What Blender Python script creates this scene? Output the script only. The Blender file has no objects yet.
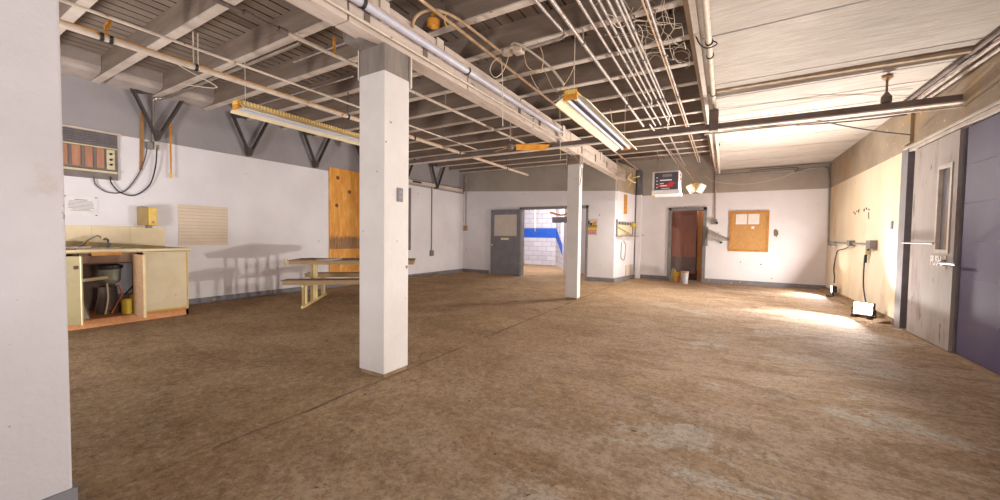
import bpy, bmesh, math, random
from mathutils import Vector, Matrix
random.seed(7)
COL = bpy.context.scene.collection
PI = math.pi

# ------------------------------------------------------------------ materials
def lin(c):
    return tuple((v / 255 / 12.92) if v / 255 <= .04045 else ((v / 255 + .055) / 1.055) ** 2.4 for v in c) + (1,)

def mat(name, c1, c2=None, scale=6, rough=.75, metal=0, bump=0, bscale=60, c3=None, t3=(.62, .72), s3=1.3,
        stretch=(1, 1, 1), detail=6, spots=None, world=False):
    """base colour mixed with c2 by noise, larger patches of c3, small dark spots, bump"""
    m = bpy.data.materials.new(name); m.use_nodes = True
    nt = m.node_tree; N = nt.nodes; L = nt.links
    b = N['Principled BSDF']; b.inputs['Roughness'].default_value = rough; b.inputs['Metallic'].default_value = metal
    tc = N.new('ShaderNodeTexCoord'); mp = N.new('ShaderNodeMapping'); mp.inputs['Scale'].default_value = stretch
    if world:
        g = N.new('ShaderNodeNewGeometry'); L.new(g.outputs['Position'], mp.inputs['Vector'])
    else:
        L.new(tc.outputs['Object'], mp.inputs['Vector'])
    def noise(s, d=detail, r=.6):
        n = N.new('ShaderNodeTexNoise'); n.inputs['Scale'].default_value = s; n.inputs['Detail'].default_value = d
        n.inputs['Roughness'].default_value = r; L.new(mp.outputs[0], n.inputs['Vector']); return n
    def ramp(a, lo, hi):
        r = N.new('ShaderNodeMapRange'); r.inputs[1].default_value = lo; r.inputs[2].default_value = hi
        L.new(a, r.inputs[0]); return r.outputs[0]
    def mix(f, a, c):
        x = N.new('ShaderNodeMix'); x.data_type = 'RGBA'; L.new(f, x.inputs[0])
        if isinstance(a, tuple): x.inputs[6].default_value = a
        else: L.new(a, x.inputs[6])
        x.inputs[7].default_value = c; return x.outputs[2]
    col = lin(c1)
    if c2: col = mix(ramp(noise(scale).outputs[0], .35, .68), col, lin(c2))
    if c3: col = mix(ramp(noise(s3, 8, .65).outputs[0], *t3), col, lin(c3))
    if spots: col = mix(ramp(noise(spots[1], 3, .5).outputs[0], spots[2], spots[2] + .03), col, lin(spots[0]))
    if isinstance(col, tuple): b.inputs['Base Color'].default_value = col
    else: L.new(col, b.inputs['Base Color'])
    if bump:
        bp = N.new('ShaderNodeBump'); bp.inputs['Strength'].default_value = bump; bp.inputs['Distance'].default_value = .02
        L.new(noise(bscale, 5).outputs[0], bp.inputs['Height']); L.new(bp.outputs[0], b.inputs['Normal'])
    m['h'] = 1
    return m

def emit(name, c, s):
    m = bpy.data.materials.new(name); m.use_nodes = True
    b = m.node_tree.nodes['Principled BSDF']; b.inputs['Base Color'].default_value = lin(c)
    b.inputs['Emission Color'].default_value = lin(c); b.inputs['Emission Strength'].default_value = s
    return m

def floor_mat():
    m = bpy.data.materials.new('dirty concrete'); m.use_nodes = True
    nt = m.node_tree; N = nt.nodes; L = nt.links; b = N['Principled BSDF']; b.inputs['Roughness'].default_value = .85; b.inputs['Specular IOR Level'].default_value = .15
    tc = N.new('ShaderNodeTexCoord')
    def noise(s, d, r=.6, st=(1, 1, 1), rot=0, dist=0):
        mp = N.new('ShaderNodeMapping'); mp.inputs['Scale'].default_value = st; mp.inputs['Rotation'].default_value[2] = rot
        L.new(tc.outputs['Object'], mp.inputs['Vector'])
        n = N.new('ShaderNodeTexNoise'); n.inputs['Scale'].default_value = s; n.inputs['Detail'].default_value = d
        n.inputs['Roughness'].default_value = r; n.inputs['Distortion'].default_value = dist
        L.new(mp.outputs[0], n.inputs['Vector']); return n.outputs[0]
    def rng(a, lo, hi, o0=0, o1=1):
        r = N.new('ShaderNodeMapRange'); r.inputs[1].default_value = lo; r.inputs[2].default_value = hi
        r.inputs[3].default_value = o0; r.inputs[4].default_value = o1; L.new(a, r.inputs[0]); return r.outputs[0]
    def mix(f, a, c):
        x = N.new('ShaderNodeMix'); x.data_type = 'RGBA'; L.new(f, x.inputs[0])
        for k, v in ((6, a), (7, c)):
            if isinstance(v, tuple): x.inputs[k].default_value = v
            else: L.new(v, x.inputs[k])
        return x.outputs[2]
    def math_(op, a, c):
        x = N.new('ShaderNodeMath'); x.operation = op
        for k, v in ((0, a), (1, c)):
            if isinstance(v, (int, float)): x.inputs[k].default_value = v
            else: L.new(v, x.inputs[k])
        return x.outputs[0]
    sx = N.new('ShaderNodeSeparateXYZ'); L.new(tc.outputs['Object'], sx.inputs[0])
    c = mix(rng(noise(.8, 10, .72), .40, .60), lin(FLOOR[0]), lin(FLOOR[1]))
    c = mix(rng(noise(1.3, 10, .72, (1, 1.8, 1), .5, .4), .50, .62, 0, .7), c, lin(FLOOR[2]))
    # paler bare concrete towards the right half of the room, dried silt swept in long swirls
    right = rng(sx.outputs[0], .2, 2.9)
    c = mix(math_('MULTIPLY', right, rng(noise(1.0, 10, .74, (1, 2.0, 1), -.5, .5), .40, .58, .15, .85)), c, lin(FLOOR[3]))
    c = mix(math_('MULTIPLY', right, rng(noise(1.7, 9, .72, (1, 3.0, 1), -.45, .9), .50, .60, 0, .6)), c, lin(FLOOR[2]))
    c = mix(math_('MULTIPLY', rng(sx.outputs[0], 1.3, 2.6), rng(noise(.75, 10, .74, (1, 1.9, 1), -.6, .5), .555, .585, 0, .8)), c, lin(FLOOR[4]))
    # brown damp patches, dark flecks, pale grit
    c = mix(rng(noise(2.6, 9, .74), .53, .66, 0, .55), c, lin(FLOOR[5]))
    c = mix(rng(noise(30, 8, .85), .48, .56, 0, .5), c, lin((116, 87, 60)))
    c = mix(rng(noise(19, 9, .85), .51, .60, 0, .55), c, lin((214, 190, 164)))
    c = mix(rng(noise(16, 4, .6), .685, .70, 0, .8), c, lin((74, 54, 42)))
    c = mix(rng(noise(40, 3, .6), .71, .73, 0, .8), c, lin((216, 202, 184)))
    # saw-cut joints
    d = math_('ABSOLUTE', math_('ADD', sx.outputs[0], rng(noise(2.2, 5), 0, 1, -.40, -.31)), 0)
    c = mix(math_('MULTIPLY', rng(d, .006, .022, 1, 0), rng(noise(1.5, 5), .35, .6, .1, .75)), c, lin((86, 64, 46)))
    L.new(c, b.inputs['Base Color'])
    h = math_('ADD', math_('MULTIPLY', noise(1.7, 9, .72, (1, 3.0, 1), -.45, .9), math_('MULTIPLY', rng(sx.outputs[0], -.5, 3.2, .3, 1), 3.2)), math_('ADD', math_('MULTIPLY', noise(13, 10, .8), 2.2), math_('MULTIPLY', noise(70, 5, .7), .6)))
    bp = N.new('ShaderNodeBump'); bp.inputs['Strength'].default_value = .9; bp.inputs['Distance'].default_value = .035
    L.new(h, bp.inputs['Height']); L.new(bp.outputs[0], b.inputs['Normal'])
    return m

def brick_mat():
    m = bpy.data.materials.new('painted block'); m.use_nodes = True
    nt = m.node_tree; N = nt.nodes; L = nt.links; b = N['Principled BSDF']; b.inputs['Roughness'].default_value = .7
    tc = N.new('ShaderNodeTexCoord'); mp = N.new('ShaderNodeMapping'); mp.inputs['Rotation'].default_value[0] = PI / 2
    L.new(tc.outputs['Object'], mp.inputs[0])
    br = N.new('ShaderNodeTexBrick'); br.inputs['Scale'].default_value = 1; br.inputs['Brick Width'].default_value = .42
    br.inputs['Row Height'].default_value = .2; br.inputs['Mortar Size'].default_value = .009
    br.inputs['Color1'].default_value = lin((212, 210, 218)); br.inputs['Color2'].default_value = lin((198, 196, 206)); br.inputs['Mortar'].default_value = lin((160, 158, 166))
    L.new(mp.outputs[0], br.inputs[0]); L.new(br.outputs[0], b.inputs['Base Color'])
    return m

FLOOR = [(176, 142, 105), (200, 168, 131), (154, 122, 87), (220, 193, 172), (224, 214, 200), (144, 108, 74), (196, 166, 136)]
M = {}
M['floor'] = floor_mat()
M['block'] = brick_mat()
M['white'] = mat('white wall paint', (224, 220, 223), (214, 208, 211), 1.2, .7, bump=.12, bscale=25, c3=(186, 172, 152), t3=(.66, .8), s3=1.1, spots=((120, 96, 76), 9, .74), world=True)
M['nearw'] = mat('greyish speckled wall paint', (190, 183, 185), (178, 171, 172), 1.6, .75, bump=.25, bscale=40, c3=(168, 154, 140), t3=(.62, .76), s3=1.8, spots=((132, 112, 94), 14, .70), world=True)
M['cream'] = mat('stained cream wall paint', (224, 211, 190), (210, 190, 158), .9, .7, bump=.12, bscale=25, c3=(192, 154, 104), t3=(.53, .72), s3=1.1, stretch=(1, 1, .45), spots=((96, 76, 60), 9, .745), world=True)
M['grey'] = mat('grey wall band', (152, 146, 148), (141, 135, 137), 1.5, .75, bump=.15, bscale=30, world=True)
M['taupe'] = mat('raw taupe wall band', (164, 149, 130), (140, 126, 109), 1.8, .85, bump=.25, bscale=30, c3=(170, 140, 96), t3=(.5, .7), s3=1.3, spots=((206, 190, 164), 12, .70), world=True)
M['taupe2'] = mat('bare grey brown band', (166, 156, 146), (150, 140, 131), 1.3, .85, bump=.2, bscale=30, world=True)
M['base'] = mat('grey skirting', (128, 126, 132), (108, 104, 106), 4, .6, spots=((170, 150, 120), 8, .66))
M['deck'] = mat('brown steel deck', (140, 124, 110), (118, 103, 92), 2, .8, bump=.1, bscale=20, c3=(142, 128, 116), t3=(.55, .75), s3=1.2, stretch=(2, .5, 1), world=True)
M['joist'] = mat('weathered joist', (140, 122, 108), (114, 97, 85), 3, .85, bump=.3, bscale=25, stretch=(.4, 3, 3))
M['flange'] = mat('pale flange surface', (206, 192, 180), (184, 168, 154), 4, .7, spots=((150, 120, 96), 10, .68))
M['beam'] = mat('pinkish white beam paint', (200, 183, 170), (176, 158, 146), 4, .8, bump=.35, bscale=30, stretch=(3, .5, 3), c3=(146, 124, 110), t3=(.58, .72), s3=3, spots=((130, 106, 88), 7, .68))
M['ceilp'] = mat('white rough ceiling sheet', (190, 180, 171), (170, 159, 149), 9, .85, bump=.5, bscale=26, stretch=(.35, 2.2, 1), c3=(160, 147, 137), t3=(.5, .8), s3=1.6, world=True)
M['seam'] = mat('dark seam', (88, 76, 66))
M['trimtan'] = mat('tan painted wood edge', (170, 146, 118), (140, 118, 94), 4, .8, stretch=(3, .3, 3))
M['pipe'] = mat('cream painted pipe', (208, 192, 176), (182, 164, 146), 7, .55, spots=((150, 106, 60), 14, .66))
M['pipew'] = mat('pale grey painted pipe', (188, 184, 194), (172, 168, 178), 5, .4)
M['cond'] = mat('galvanised conduit', (180, 167, 159), (150, 134, 127), 8, .45, .25, spots=((166, 116, 66), 16, .66))
M['tan'] = mat('tan rusty conduit', (198, 168, 136), (164, 128, 94), 8, .6)
M['darkpipe'] = mat('dark brown steel', (116, 100, 92), (92, 76, 68), 4, .6, spots=((140, 120, 104), 12, .68))
M['wood'] = mat('rough grey timber', (138, 128, 120), (104, 92, 84), 5, .9, bump=.6, bscale=22, stretch=(1, 1, .25))
M['rust'] = mat('orange rust', (214, 150, 52), (176, 108, 34), 12, .8)
M['yel'] = mat('aged yellow enamel', (226, 190, 96), (196, 152, 58), 8, .55)
M['yelpale'] = mat('pale yellow enamel', (226, 202, 146), (208, 178, 112), 8, .5)
M['enamel'] = mat('cream white enamel', (232, 220, 190), (216, 198, 158), 6, .5)
M['colw'] = mat('scuffed white column paint', (204, 197, 193), (192, 183, 177), 2, .65, bump=.15, bscale=18, spots=((120, 92, 70), 11, .72))
M['dark'] = mat('near black', (34, 31, 32), rough=.6)
M['brace'] = mat('dark brace steel', (80, 70, 66), (62, 52, 50), 5, .6)
M['ply'] = mat('orange plywood', (222, 156, 62), (200, 126, 38), 3.2, .6, stretch=(3, 3, .6), c3=(236, 182, 92), t3=(.5, .7), s3=4, spots=((142, 82, 30), 3.4, .70))
M['char'] = mat('grey brown stained plywood', (118, 92, 76), (176, 128, 74), 9, .8, stretch=(3, 3, .35))
M['knot'] = mat('dark knot', (120, 72, 28), (92, 54, 22), 30)
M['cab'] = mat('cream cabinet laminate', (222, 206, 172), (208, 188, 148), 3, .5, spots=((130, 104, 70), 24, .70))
M['olive'] = mat('olive shaded door panel', (142, 128, 84), (128, 112, 72), 4, .6)  # holds the turned-away door's shade in its colour; plain olive for the sack
M['chip'] = mat('brown chipboard', (176, 142, 108), (158, 122, 90), 20, .8)
M['orangewood'] = mat('orange brown board', (206, 146, 96), (184, 122, 76), 10, .7, stretch=(.6, 3, 3))
M['counter'] = mat('tan laminate worktop', (176, 154, 106), (150, 128, 84), 5, .5)
M['edge'] = mat('pale worktop edge', (220, 202, 160), (204, 182, 132), 6, .5)
M['yedge'] = mat('yellowed edging', (222, 182, 70), (196, 156, 48), 9, .6)
M['inside'] = mat('dark cabinet inside', (150, 130, 118), (124, 106, 96), 3, .9)
M['steel'] = mat('brushed steel', (178, 168, 158), (150, 138, 128), 12, .35, .7)
M['brownsteel'] = mat('stained sink underside', (172, 142, 120), (142, 114, 96), 6, .5, .1)
M['dispos'] = mat('grey green enamel', (150, 148, 128), (132, 128, 110), 8, .45)
M['black'] = mat('black plastic', (52, 48, 48), rough=.45)
M['pvc'] = mat('cream pvc', (222, 204, 170), (204, 182, 146), 8, .5)
M['copper'] = mat('orange red wire', (190, 96, 54), rough=.5)
M['can'] = mat('yellow can', (224, 190, 52), (200, 164, 40), 10, .45)
M['paper'] = mat('paper', (226, 222, 222), (214, 208, 206), 8, .9)
M['ink'] = mat('grey print', (132, 126, 132))
M['bluepl'] = mat('pale blue bag', (150, 176, 204), rough=.6)
M['bag'] = mat('brown paper sack', (176, 160, 144), (146, 130, 116), 6, .9)
M['splash'] = mat('cream tiled splashback', (224, 206, 172), (212, 192, 154), 3, .5, spots=((150, 116, 70), 12, .72))
M['grid'] = mat('beige pegboard', (216, 198, 178), (206, 186, 164), 3, .7)
M['gridline'] = mat('beige groove', (182, 160, 138))
M['ac'] = mat('grey louvre', (126, 116, 112), (108, 98, 94), 8, .6)
M['acw'] = mat('brown wood grain front', (182, 130, 102), (150, 100, 76), 7, .5, stretch=(2, 2, .2))
M['brass'] = mat('cream gold trim', (214, 202, 168), (190, 176, 140), 10, .4)
M['tablew'] = mat('tan table laminate', (158, 128, 80), (142, 112, 64), 3, .55, stretch=(.4, 3, 3))
M['tabledge'] = mat('brown plank top', (150, 122, 92), (126, 98, 70), 4, .6)
M['tablem'] = mat('cream table steel', (226, 204, 150), (208, 182, 122), 6, .5)
M['legd'] = mat('olive brown table steel', (164, 136, 86), (150, 122, 74), 6, .5)
M['debris'] = mat('grey debris', (132, 116, 98), (96, 82, 68), 22, .9)
M['doorg'] = mat('dark grey door paint', (126, 124, 130), (112, 110, 116), 4, .5, spots=((168, 158, 150), 9, .74))
M['frameg'] = mat('grey door frame paint', (132, 130, 130), (116, 112, 110), 5, .5)
M['frosted'] = mat('frosted pane', (202, 192, 182), (194, 182, 170), 5, .35)
M['blue'] = mat('blue wall stripe', (28, 92, 200), (24, 84, 186), 4, .6)
M['redbrown'] = mat('red brown door', (148, 98, 84), (132, 84, 72), 4, .5, stretch=(3, 3, .4))
M['kick'] = mat('grey brown kick plate', (112, 92, 90), (98, 78, 76), 6, .45)
M['darkwood'] = mat('dark brown timber', (104, 62, 46), (86, 50, 38), 6, .7)
M['pine'] = mat('orange pine', (216, 158, 92), (196, 134, 70), 6, .6, stretch=(3, 3, .4))
M['cork'] = mat('cork', (196, 150, 96), (178, 132, 78), 26, .95, spots=((150, 104, 60), 60, .64))
M['corkframe'] = mat('orange oak frame', (192, 134, 62), (172, 112, 46), 8, .5)
M['metaldoor'] = mat('scuffed bare grey door', (158, 147, 142), (136, 125, 121), 2.2, .65, 0, c3=(122, 100, 94), t3=(.52, .66), s3=3.6, stretch=(1, 1, .3), spots=((98, 80, 74), 9, .66))
M['jamb'] = mat('dark slate jamb', (116, 110, 114), (98, 93, 98), 4, .55)
M['lintel'] = mat('pale steel lintel', (186, 174, 164), (160, 147, 136), 6, .6)
M['purple'] = mat('dark door with flare tint', (74, 60, 98), (62, 50, 84), 1.4, .6)  # violet of the lens flare put into the dark door's colour
M['glass'] = mat('door vision glass', (168, 170, 180), rough=.08, metal=.6)
M['heat'] = mat('white heater casing', (234, 230, 232), (220, 214, 214), 6, .45)
M['heatd'] = mat('dark heater grille', (66, 60, 68), rough=.5)
M['red'] = mat('red mark', (190, 44, 52), rough=.6)
M['rib'] = mat('grey louvre edge', (122, 116, 122), rough=.5)
M['whitemk'] = mat('white mark', (230, 228, 228), rough=.6)
M['cable'] = mat('dark cable', (92, 80, 76), rough=.6)
M['wirep'] = mat('pale wire', (206, 190, 170), rough=.6)
M['strap'] = mat('brown strap', (168, 122, 78), (142, 98, 58), 8, .8)
M['gsteel'] = mat('grey electrical box', (138, 134, 130), (120, 114, 110), 8, .5, .3)
M['chrome'] = mat('chrome', (190, 188, 192), rough=.2, metal=.9)
M['mirror'] = mat('tube reflector', (236, 232, 232), rough=.35, metal=.3)
M['tube'] = emit('fluorescent tube', (188, 190, 208), .06)
M['lamp'] = emit('work light lens', (255, 250, 238), 14)
M['fanw'] = mat('orange fan blade', (222, 156, 58), (196, 124, 40), 6, .5)
M['curb'] = mat('dusty rubble edge', (150, 124, 94), (118, 94, 70), 9, .9, bump=.5, bscale=20)
M['stain'] = mat('brown drip stain', (182, 148, 104), rough=.8)
M['insul'] = mat('pale filler board', (182, 168, 160), (164, 150, 142), 4, .85)
M['graph'] = mat('dark scribble', (86, 70, 60), rough=.8)

# ------------------------------------------------------------------ mesh builder
class MB:
    def __init__(s): s.v = []; s.f = []; s.m = []; s.s = []; s.cur = 0
    def slot(s, i): s.cur = i; return s
    def add(s, vs, fs, smooth=False):
        o = len(s.v); s.v += [Vector(v) for v in vs]
        for f in fs: s.f.append([o + i for i in f]); s.m.append(s.cur); s.s.append(smooth)
        return s
    def hexa(s, p):   # 8 points: bottom ring 0-3, top ring 4-7
        return s.add(p, [(3, 2, 1, 0), (4, 5, 6, 7), (0, 1, 5, 4), (1, 2, 6, 5), (2, 3, 7, 6), (3, 0, 4, 7)])
    def box(s, x0, x1, y0, y1, z0, z1):
        return s.hexa([(x0, y0, z0), (x1, y0, z0), (x1, y1, z0), (x0, y1, z0), (x0, y0, z1), (x1, y0, z1), (x1, y1, z1), (x0, y1, z1)])
    def bbox(s, x0, x1, y0, y1, z0, z1, r=.006):   # box with chamfered edges
        bm = bmesh.new(); bmesh.ops.create_cube(bm, size=1)
        for v in bm.verts: v.co = Vector(((x0 + x1) / 2 + v.co.x * (x1 - x0), (y0 + y1) / 2 + v.co.y * (y1 - y0), (z0 + z1) / 2 + v.co.z * (z1 - z0)))
        bmesh.ops.bevel(bm, geom=bm.edges[:], offset=r, segments=2, profile=.5, affect='EDGES')
        bm.verts.index_update(); s.add([v.co.copy() for v in bm.verts], [[v.index for v in f.verts] for f in bm.faces]); bm.free(); return s
    def obox(s, c, ax, ay, az):   # oriented box: centre, half-axis vectors
        c, ax, ay, az = map(Vector, (c, ax, ay, az))
        return s.hexa([c - ax - ay - az, c + ax - ay - az, c + ax + ay - az, c - ax + ay - az, c - ax - ay + az, c + ax - ay + az, c + ax + ay + az, c - ax + ay + az])
    def bar(s, a, b, w, h, up=(0, 0, 1)):   # rectangular bar a->b
        a, b = Vector(a), Vector(b); d = (b - a); n = d.normalized(); u = Vector(up)
        if abs(n.dot(u)) > .95: u = Vector((1, 0, 0))
        x = n.cross(u).normalized(); y = x.cross(n).normalized()
        return s.obox((a + b) / 2, x * w / 2, d / 2, y * h / 2)
    def prism(s, poly, axis, a, b):   # poly in the two other axes
        def pt(u, w, t): return {'x': (t, u, w), 'y': (u, t, w), 'z': (u, w, t)}[axis]
        n = len(poly); vs = [pt(u, w, a) for u, w in poly] + [pt(u, w, b) for u, w in poly]
        return s.add(vs, [list(range(n))[::-1], list(range(n, 2 * n))] + [(i, (i + 1) % n, n + (i + 1) % n, n + i) for i in range(n)])
    def tube(s, pts, r, seg=8, smoothpath=0):
        pts = [Vector(p) for p in pts]
        if smoothpath:
            q = []
            for i in range(len(pts) - 1):
                p0 = pts[max(i - 1, 0)]; p1 = pts[i]; p2 = pts[i + 1]; p3 = pts[min(i + 2, len(pts) - 1)]
                for k in range(smoothpath):
                    t = k / smoothpath
                    q.append(.5 * ((2 * p1) + (p2 - p0) * t + (2 * p0 - 5 * p1 + 4 * p2 - p3) * t * t + (3 * p1 - p0 - 3 * p2 + p3) * t ** 3))
            q.append(pts[-1]); pts = q
        rings = []; ref = None
        for i, p in enumerate(pts):
            d = (pts[min(i + 1, len(pts) - 1)] - pts[max(i - 1, 0)]).normalized()
            if ref is None: ref = Vector((0, 0, 1)) if abs(d.z) < .9 else Vector((1, 0, 0))
            x = (ref - d * ref.dot(d)).normalized(); y = d.cross(x); ref = x
            rr = r[i] if isinstance(r, list) else r
            rings.append([p + (x * math.cos(2 * PI * k / seg) + y * math.sin(2 * PI * k / seg)) * rr for k in range(seg)])
        o = len(s.v)
        vs = [v for ring in rings for v in ring]; n = len(rings)
        s.add(vs, [(i * seg + k, i * seg + (k + 1) % seg, (i + 1) * seg + (k + 1) % seg, (i + 1) * seg + k) for i in range(n - 1) for k in range(seg)], True)
        s.add([v for v in rings[0]], [list(range(seg))[::-1]]); s.add([v for v in rings[-1]], [list(range(seg))])
        return s
    def lathe(s, c, prof, seg=24, axis='z'):   # prof: (radius, height) pairs
        def pt(r, a, h):
            u, w = r * math.cos(a), r * math.sin(a)
            return Vector(c) + Vector({'z': (u, w, h), 'y': (u, h, -w), 'x': (h, u, w)}[axis])
        n = len(prof); vs = [pt(r, 2 * PI * k / seg, h) for r, h in prof for k in range(seg)]
        s.add(vs, [(i * seg + k, i * seg + (k + 1) % seg, (i + 1) * seg + (k + 1) % seg, (i + 1) * seg + k) for i in range(n - 1) for k in range(seg)], False)
        s.add(vs[:seg], [list(range(seg))[::-1]]); s.add(vs[-seg:], [list(range(seg))]); return s
    def ball(s, c, r, sx=1, sy=1, sz=1):
        bm = bmesh.new(); bmesh.ops.create_icosphere(bm, subdivisions=2, radius=r)
        bm.verts.index_update()
        s.add([Vector((v.co.x * sx, v.co.y * sy, v.co.z * sz)) + Vector(c) for v in bm.verts], [[v.index for v in f.verts] for f in bm.faces], True); bm.free(); return s
    def build(s, name, mats, parent=None, label=None):
        if not isinstance(mats, (list, tuple)): mats = [mats]
        o = Vector((0, 0, 0)); p = parent
        while p is not None: o += p.location; p = p.parent
        loc = Vector((0, 0, 0))
        if parent is None:
            lo = [min(v[i] for v in s.v) for i in range(3)]; hi = [max(v[i] for v in s.v) for i in range(3)]
            loc = Vector(((lo[0] + hi[0]) / 2, (lo[1] + hi[1]) / 2, lo[2]))
        me = bpy.data.meshes.new(name); me.from_pydata([tuple(v - o - loc) for v in s.v], [], s.f)
        for k in mats: me.materials.append(M[k])
        for i, pl in enumerate(me.polygons): pl.material_index = s.m[i]; pl.use_smooth = s.s[i]
        bm = bmesh.new(); bm.from_mesh(me); bmesh.ops.recalc_face_normals(bm, faces=bm.faces[:]); bm.to_mesh(me); bm.free()
        ob = bpy.data.objects.new(name, me); COL.objects.link(ob); ob.location = loc
        if parent is not None: ob.parent = parent
        if label: ob['label'] = label
        return ob
    def thing(s, name, mats, label, cat, group=None):
        return tag(s.build(name, mats), label, cat, group)
    def struct(s, name, mats, parent=None):
        o = s.build(name, mats, parent); o['kind'] = 'structure'; return o

def tag(o, label, cat, group=None):
    o['label'] = label; o['category'] = cat
    if group: o['group'] = group
    return o
def thing(name, label, cat, loc, group=None):
    o = bpy.data.objects.new(name, None); o.empty_display_size = .1; COL.objects.link(o); o.location = loc
    return tag(o, label, cat, group)
def sroot(name, loc):
    o = bpy.data.objects.new(name, None); COL.objects.link(o); o.location = loc; o['kind'] = 'structure'; return o
ORD = ['first', 'second', 'third', 'fourth', 'fifth', 'sixth', 'seventh', 'eighth', 'ninth', 'tenth', 'eleventh', 'twelfth', 'thirteenth', 'fourteenth', 'fifteenth', 'sixteenth', 'seventeenth', 'eighteenth']

XL, XR, YB, YN = -7.65, 2.142, 12.15, 10.5
JZ, DZ = 3.28, 3.55
# ------------------------------------------------------------------ the shell
f = MB(); f.box(-9.2, 3.6, -3, 17, -.12, 0); f.struct('floor', 'floor')
w = MB(); w.box(XL - .2, XL, 0.2, 10.9, 0, 2.61); w.slot(1).box(XL - .2, XL, .2, 10.9, 2.61, 3.62); w.struct('wall_left', ['white', 'grey'])
# rear wall on the left: doorway x -5.43..-3.40
w = MB()
def yslab(w, x0, x1, z0a, z0b, z1a, z1b, y0, y1):
    w.hexa([(x0, y0, z0a), (x1, y0, z0b), (x1, y1, z0b), (x0, y1, z0a), (x0, y0, z1a), (x1, y0, z1b), (x1, y1, z1b), (x0, y1, z1a)])
def zl(x): return 2.70 + (x + 7.61) / 5.0 * (2.48 - 2.70)
Yb0, Yb1 = YN, YN + .16
yslab(w, XL, -5.47, 0, 0, zl(XL), zl(-5.47), Yb0, Yb1)
yslab(w, -5.47, -3.36, 2.06, 2.06, zl(-5.47), zl(-3.36), Yb0, Yb1)
yslab(w, -3.36, -2.60, 0, 0, zl(-3.36), zl(-2.6), Yb0, Yb1)
w.slot(1); yslab(w, XL, -2.60, zl(XL), zl(-2.6), 3.60, 3.60, Yb0, Yb1)
w.struct('wall_back_left', ['white', 'taupe2'])
# short side wall of the projecting enclosure, splays back to the rear wall
w = MB(); P0, P1 = (-2.615, YN), (-2.36, YB)
def skew(w, t0, t1, z0, z1, th=.18):
    a = Vector((P0[0] + (P1[0] - P0[0]) * t0, P0[1] + (P1[1] - P0[1]) * t0)); b = Vector((P0[0] + (P1[0] - P0[0]) * t1, P0[1] + (P1[1] - P0[1]) * t1))
    w.hexa([(a.x - th, a.y, z0), (a.x, a.y, z0), (b.x, b.y, z0), (b.x - th, b.y, z0), (a.x - th, a.y, z1), (a.x, a.y, z1), (b.x, b.y, z1), (b.x - th, b.y, z1)])
skew(w, .097, 1, 0, 2.50); w.slot(1); skew(w, .097, 1, 2.50, 3.28); w.struct('wall_partition', ['white', 'taupe'])
w = MB(); w.box(-2.34, -2.20, 11.98, YB, 0, 2.50); w.slot(1).box(-2.34, -2.20, 11.98, YB, 2.50, 3.2); w.struct('trim_1', ['white', 'jamb'])
# far wall with doorway x -1.33..-.57
w = MB()
w.box(-2.7, -1.44, YB, YB + .2, 0, 2.49).box(-.49, XR + .2, YB, YB + .2, 0, 2.49).box(-1.44, -.49, YB, YB + .2, 2.09, 2.49)
w.slot(1).box(-2.7, XR + .2, YB, YB + .2, 2.49, 3.60); w.struct('wall_back', ['white', 'taupe2'])
# right wall, opening y 4.2..7.6
w = MB()
w.box(XR, XR + .25, 7.6, YB + .2, 0, 2.49); w.slot(1).box(XR, XR + .25, 1.5, YB + .2, 2.49, 3.3); w.slot(0).box(XR, XR + .25, 1.5, 4.2, 0, 2.49)
w.slot(1).box(XR - .035, XR, 7.32, 7.62, 2.56, 3.12)
w.struct('wall_right', ['cream', 'taupe'])
w = MB(); w.bbox(-2.70, -2.405, -2.6, .46, 0, 3.3, .01); w.struct('wall_near', 'nearw')
w = MB(); w.box(-2.72, -2.395, -2.6, .472, 0, .1); w.struct('baseboard_near', 'base')
# deck: pressed steel sheet with narrow open ribs running away from the camera
prof = []; x = XL - .1
while x < -.30:
    prof += [(x, DZ), (x + .126, DZ), (x + .128, DZ + .05), (x + .148, DZ + .05)]; x += .15
prof += [(x, DZ)]; n = len(prof)
f = MB(); f.add([(p[0], -3, p[1]) for p in prof] + [(p[0], 13.0, p[1]) for p in prof], [(i, i + 1, n + i + 1, n + i) for i in range(n - 1)])
f.box(XL - .1, -.2, -3, 13.0, DZ + .06, DZ + .1); f.struct('ceiling', 'deck')
# lower sheet ceiling on the right, with open seams
f = MB(); ys = [-3, -.6, .9, 2.4, 4.12, 5.42, 5.95, 6.50, 7.15, 7.9, 8.7, 9.7, 10.9, 12.2]
for a, b in zip(ys[:-1], ys[1:]): f.slot(0).hexa([(-.27, a + .013, 3.10), (XR + .1, a + .013, 3.13), (XR + .1, b - .013, 3.13), (-.27, b - .013, 3.10), (-.27, a + .013, 3.16), (XR + .1, a + .013, 3.19), (XR + .1, b - .013, 3.19), (-.27, b - .013, 3.16)])
f.slot(1).box(-.27, XR + .1, -3, 12.2, 3.21, 3.24); f.struct('ceiling_right', ['ceilp', 'seam'])
f = MB(); f.box(-.37, -.31, -.6, 12.15, 3.20, 3.62); f.struct('trim_2', 'trimtan')
f = MB(); f.box(-.31, -.26, -.6, 12.15, 3.08, 3.5); f.struct('trim_3', 'flange')
f = MB(); f.box(.0, XR, 5.60, 5.66, 3.085, 3.118); f.box(-.26, 0, 5.60, 5.66, 3.075, 3.1); f.struct('trim_4', 'trimtan')
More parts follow.
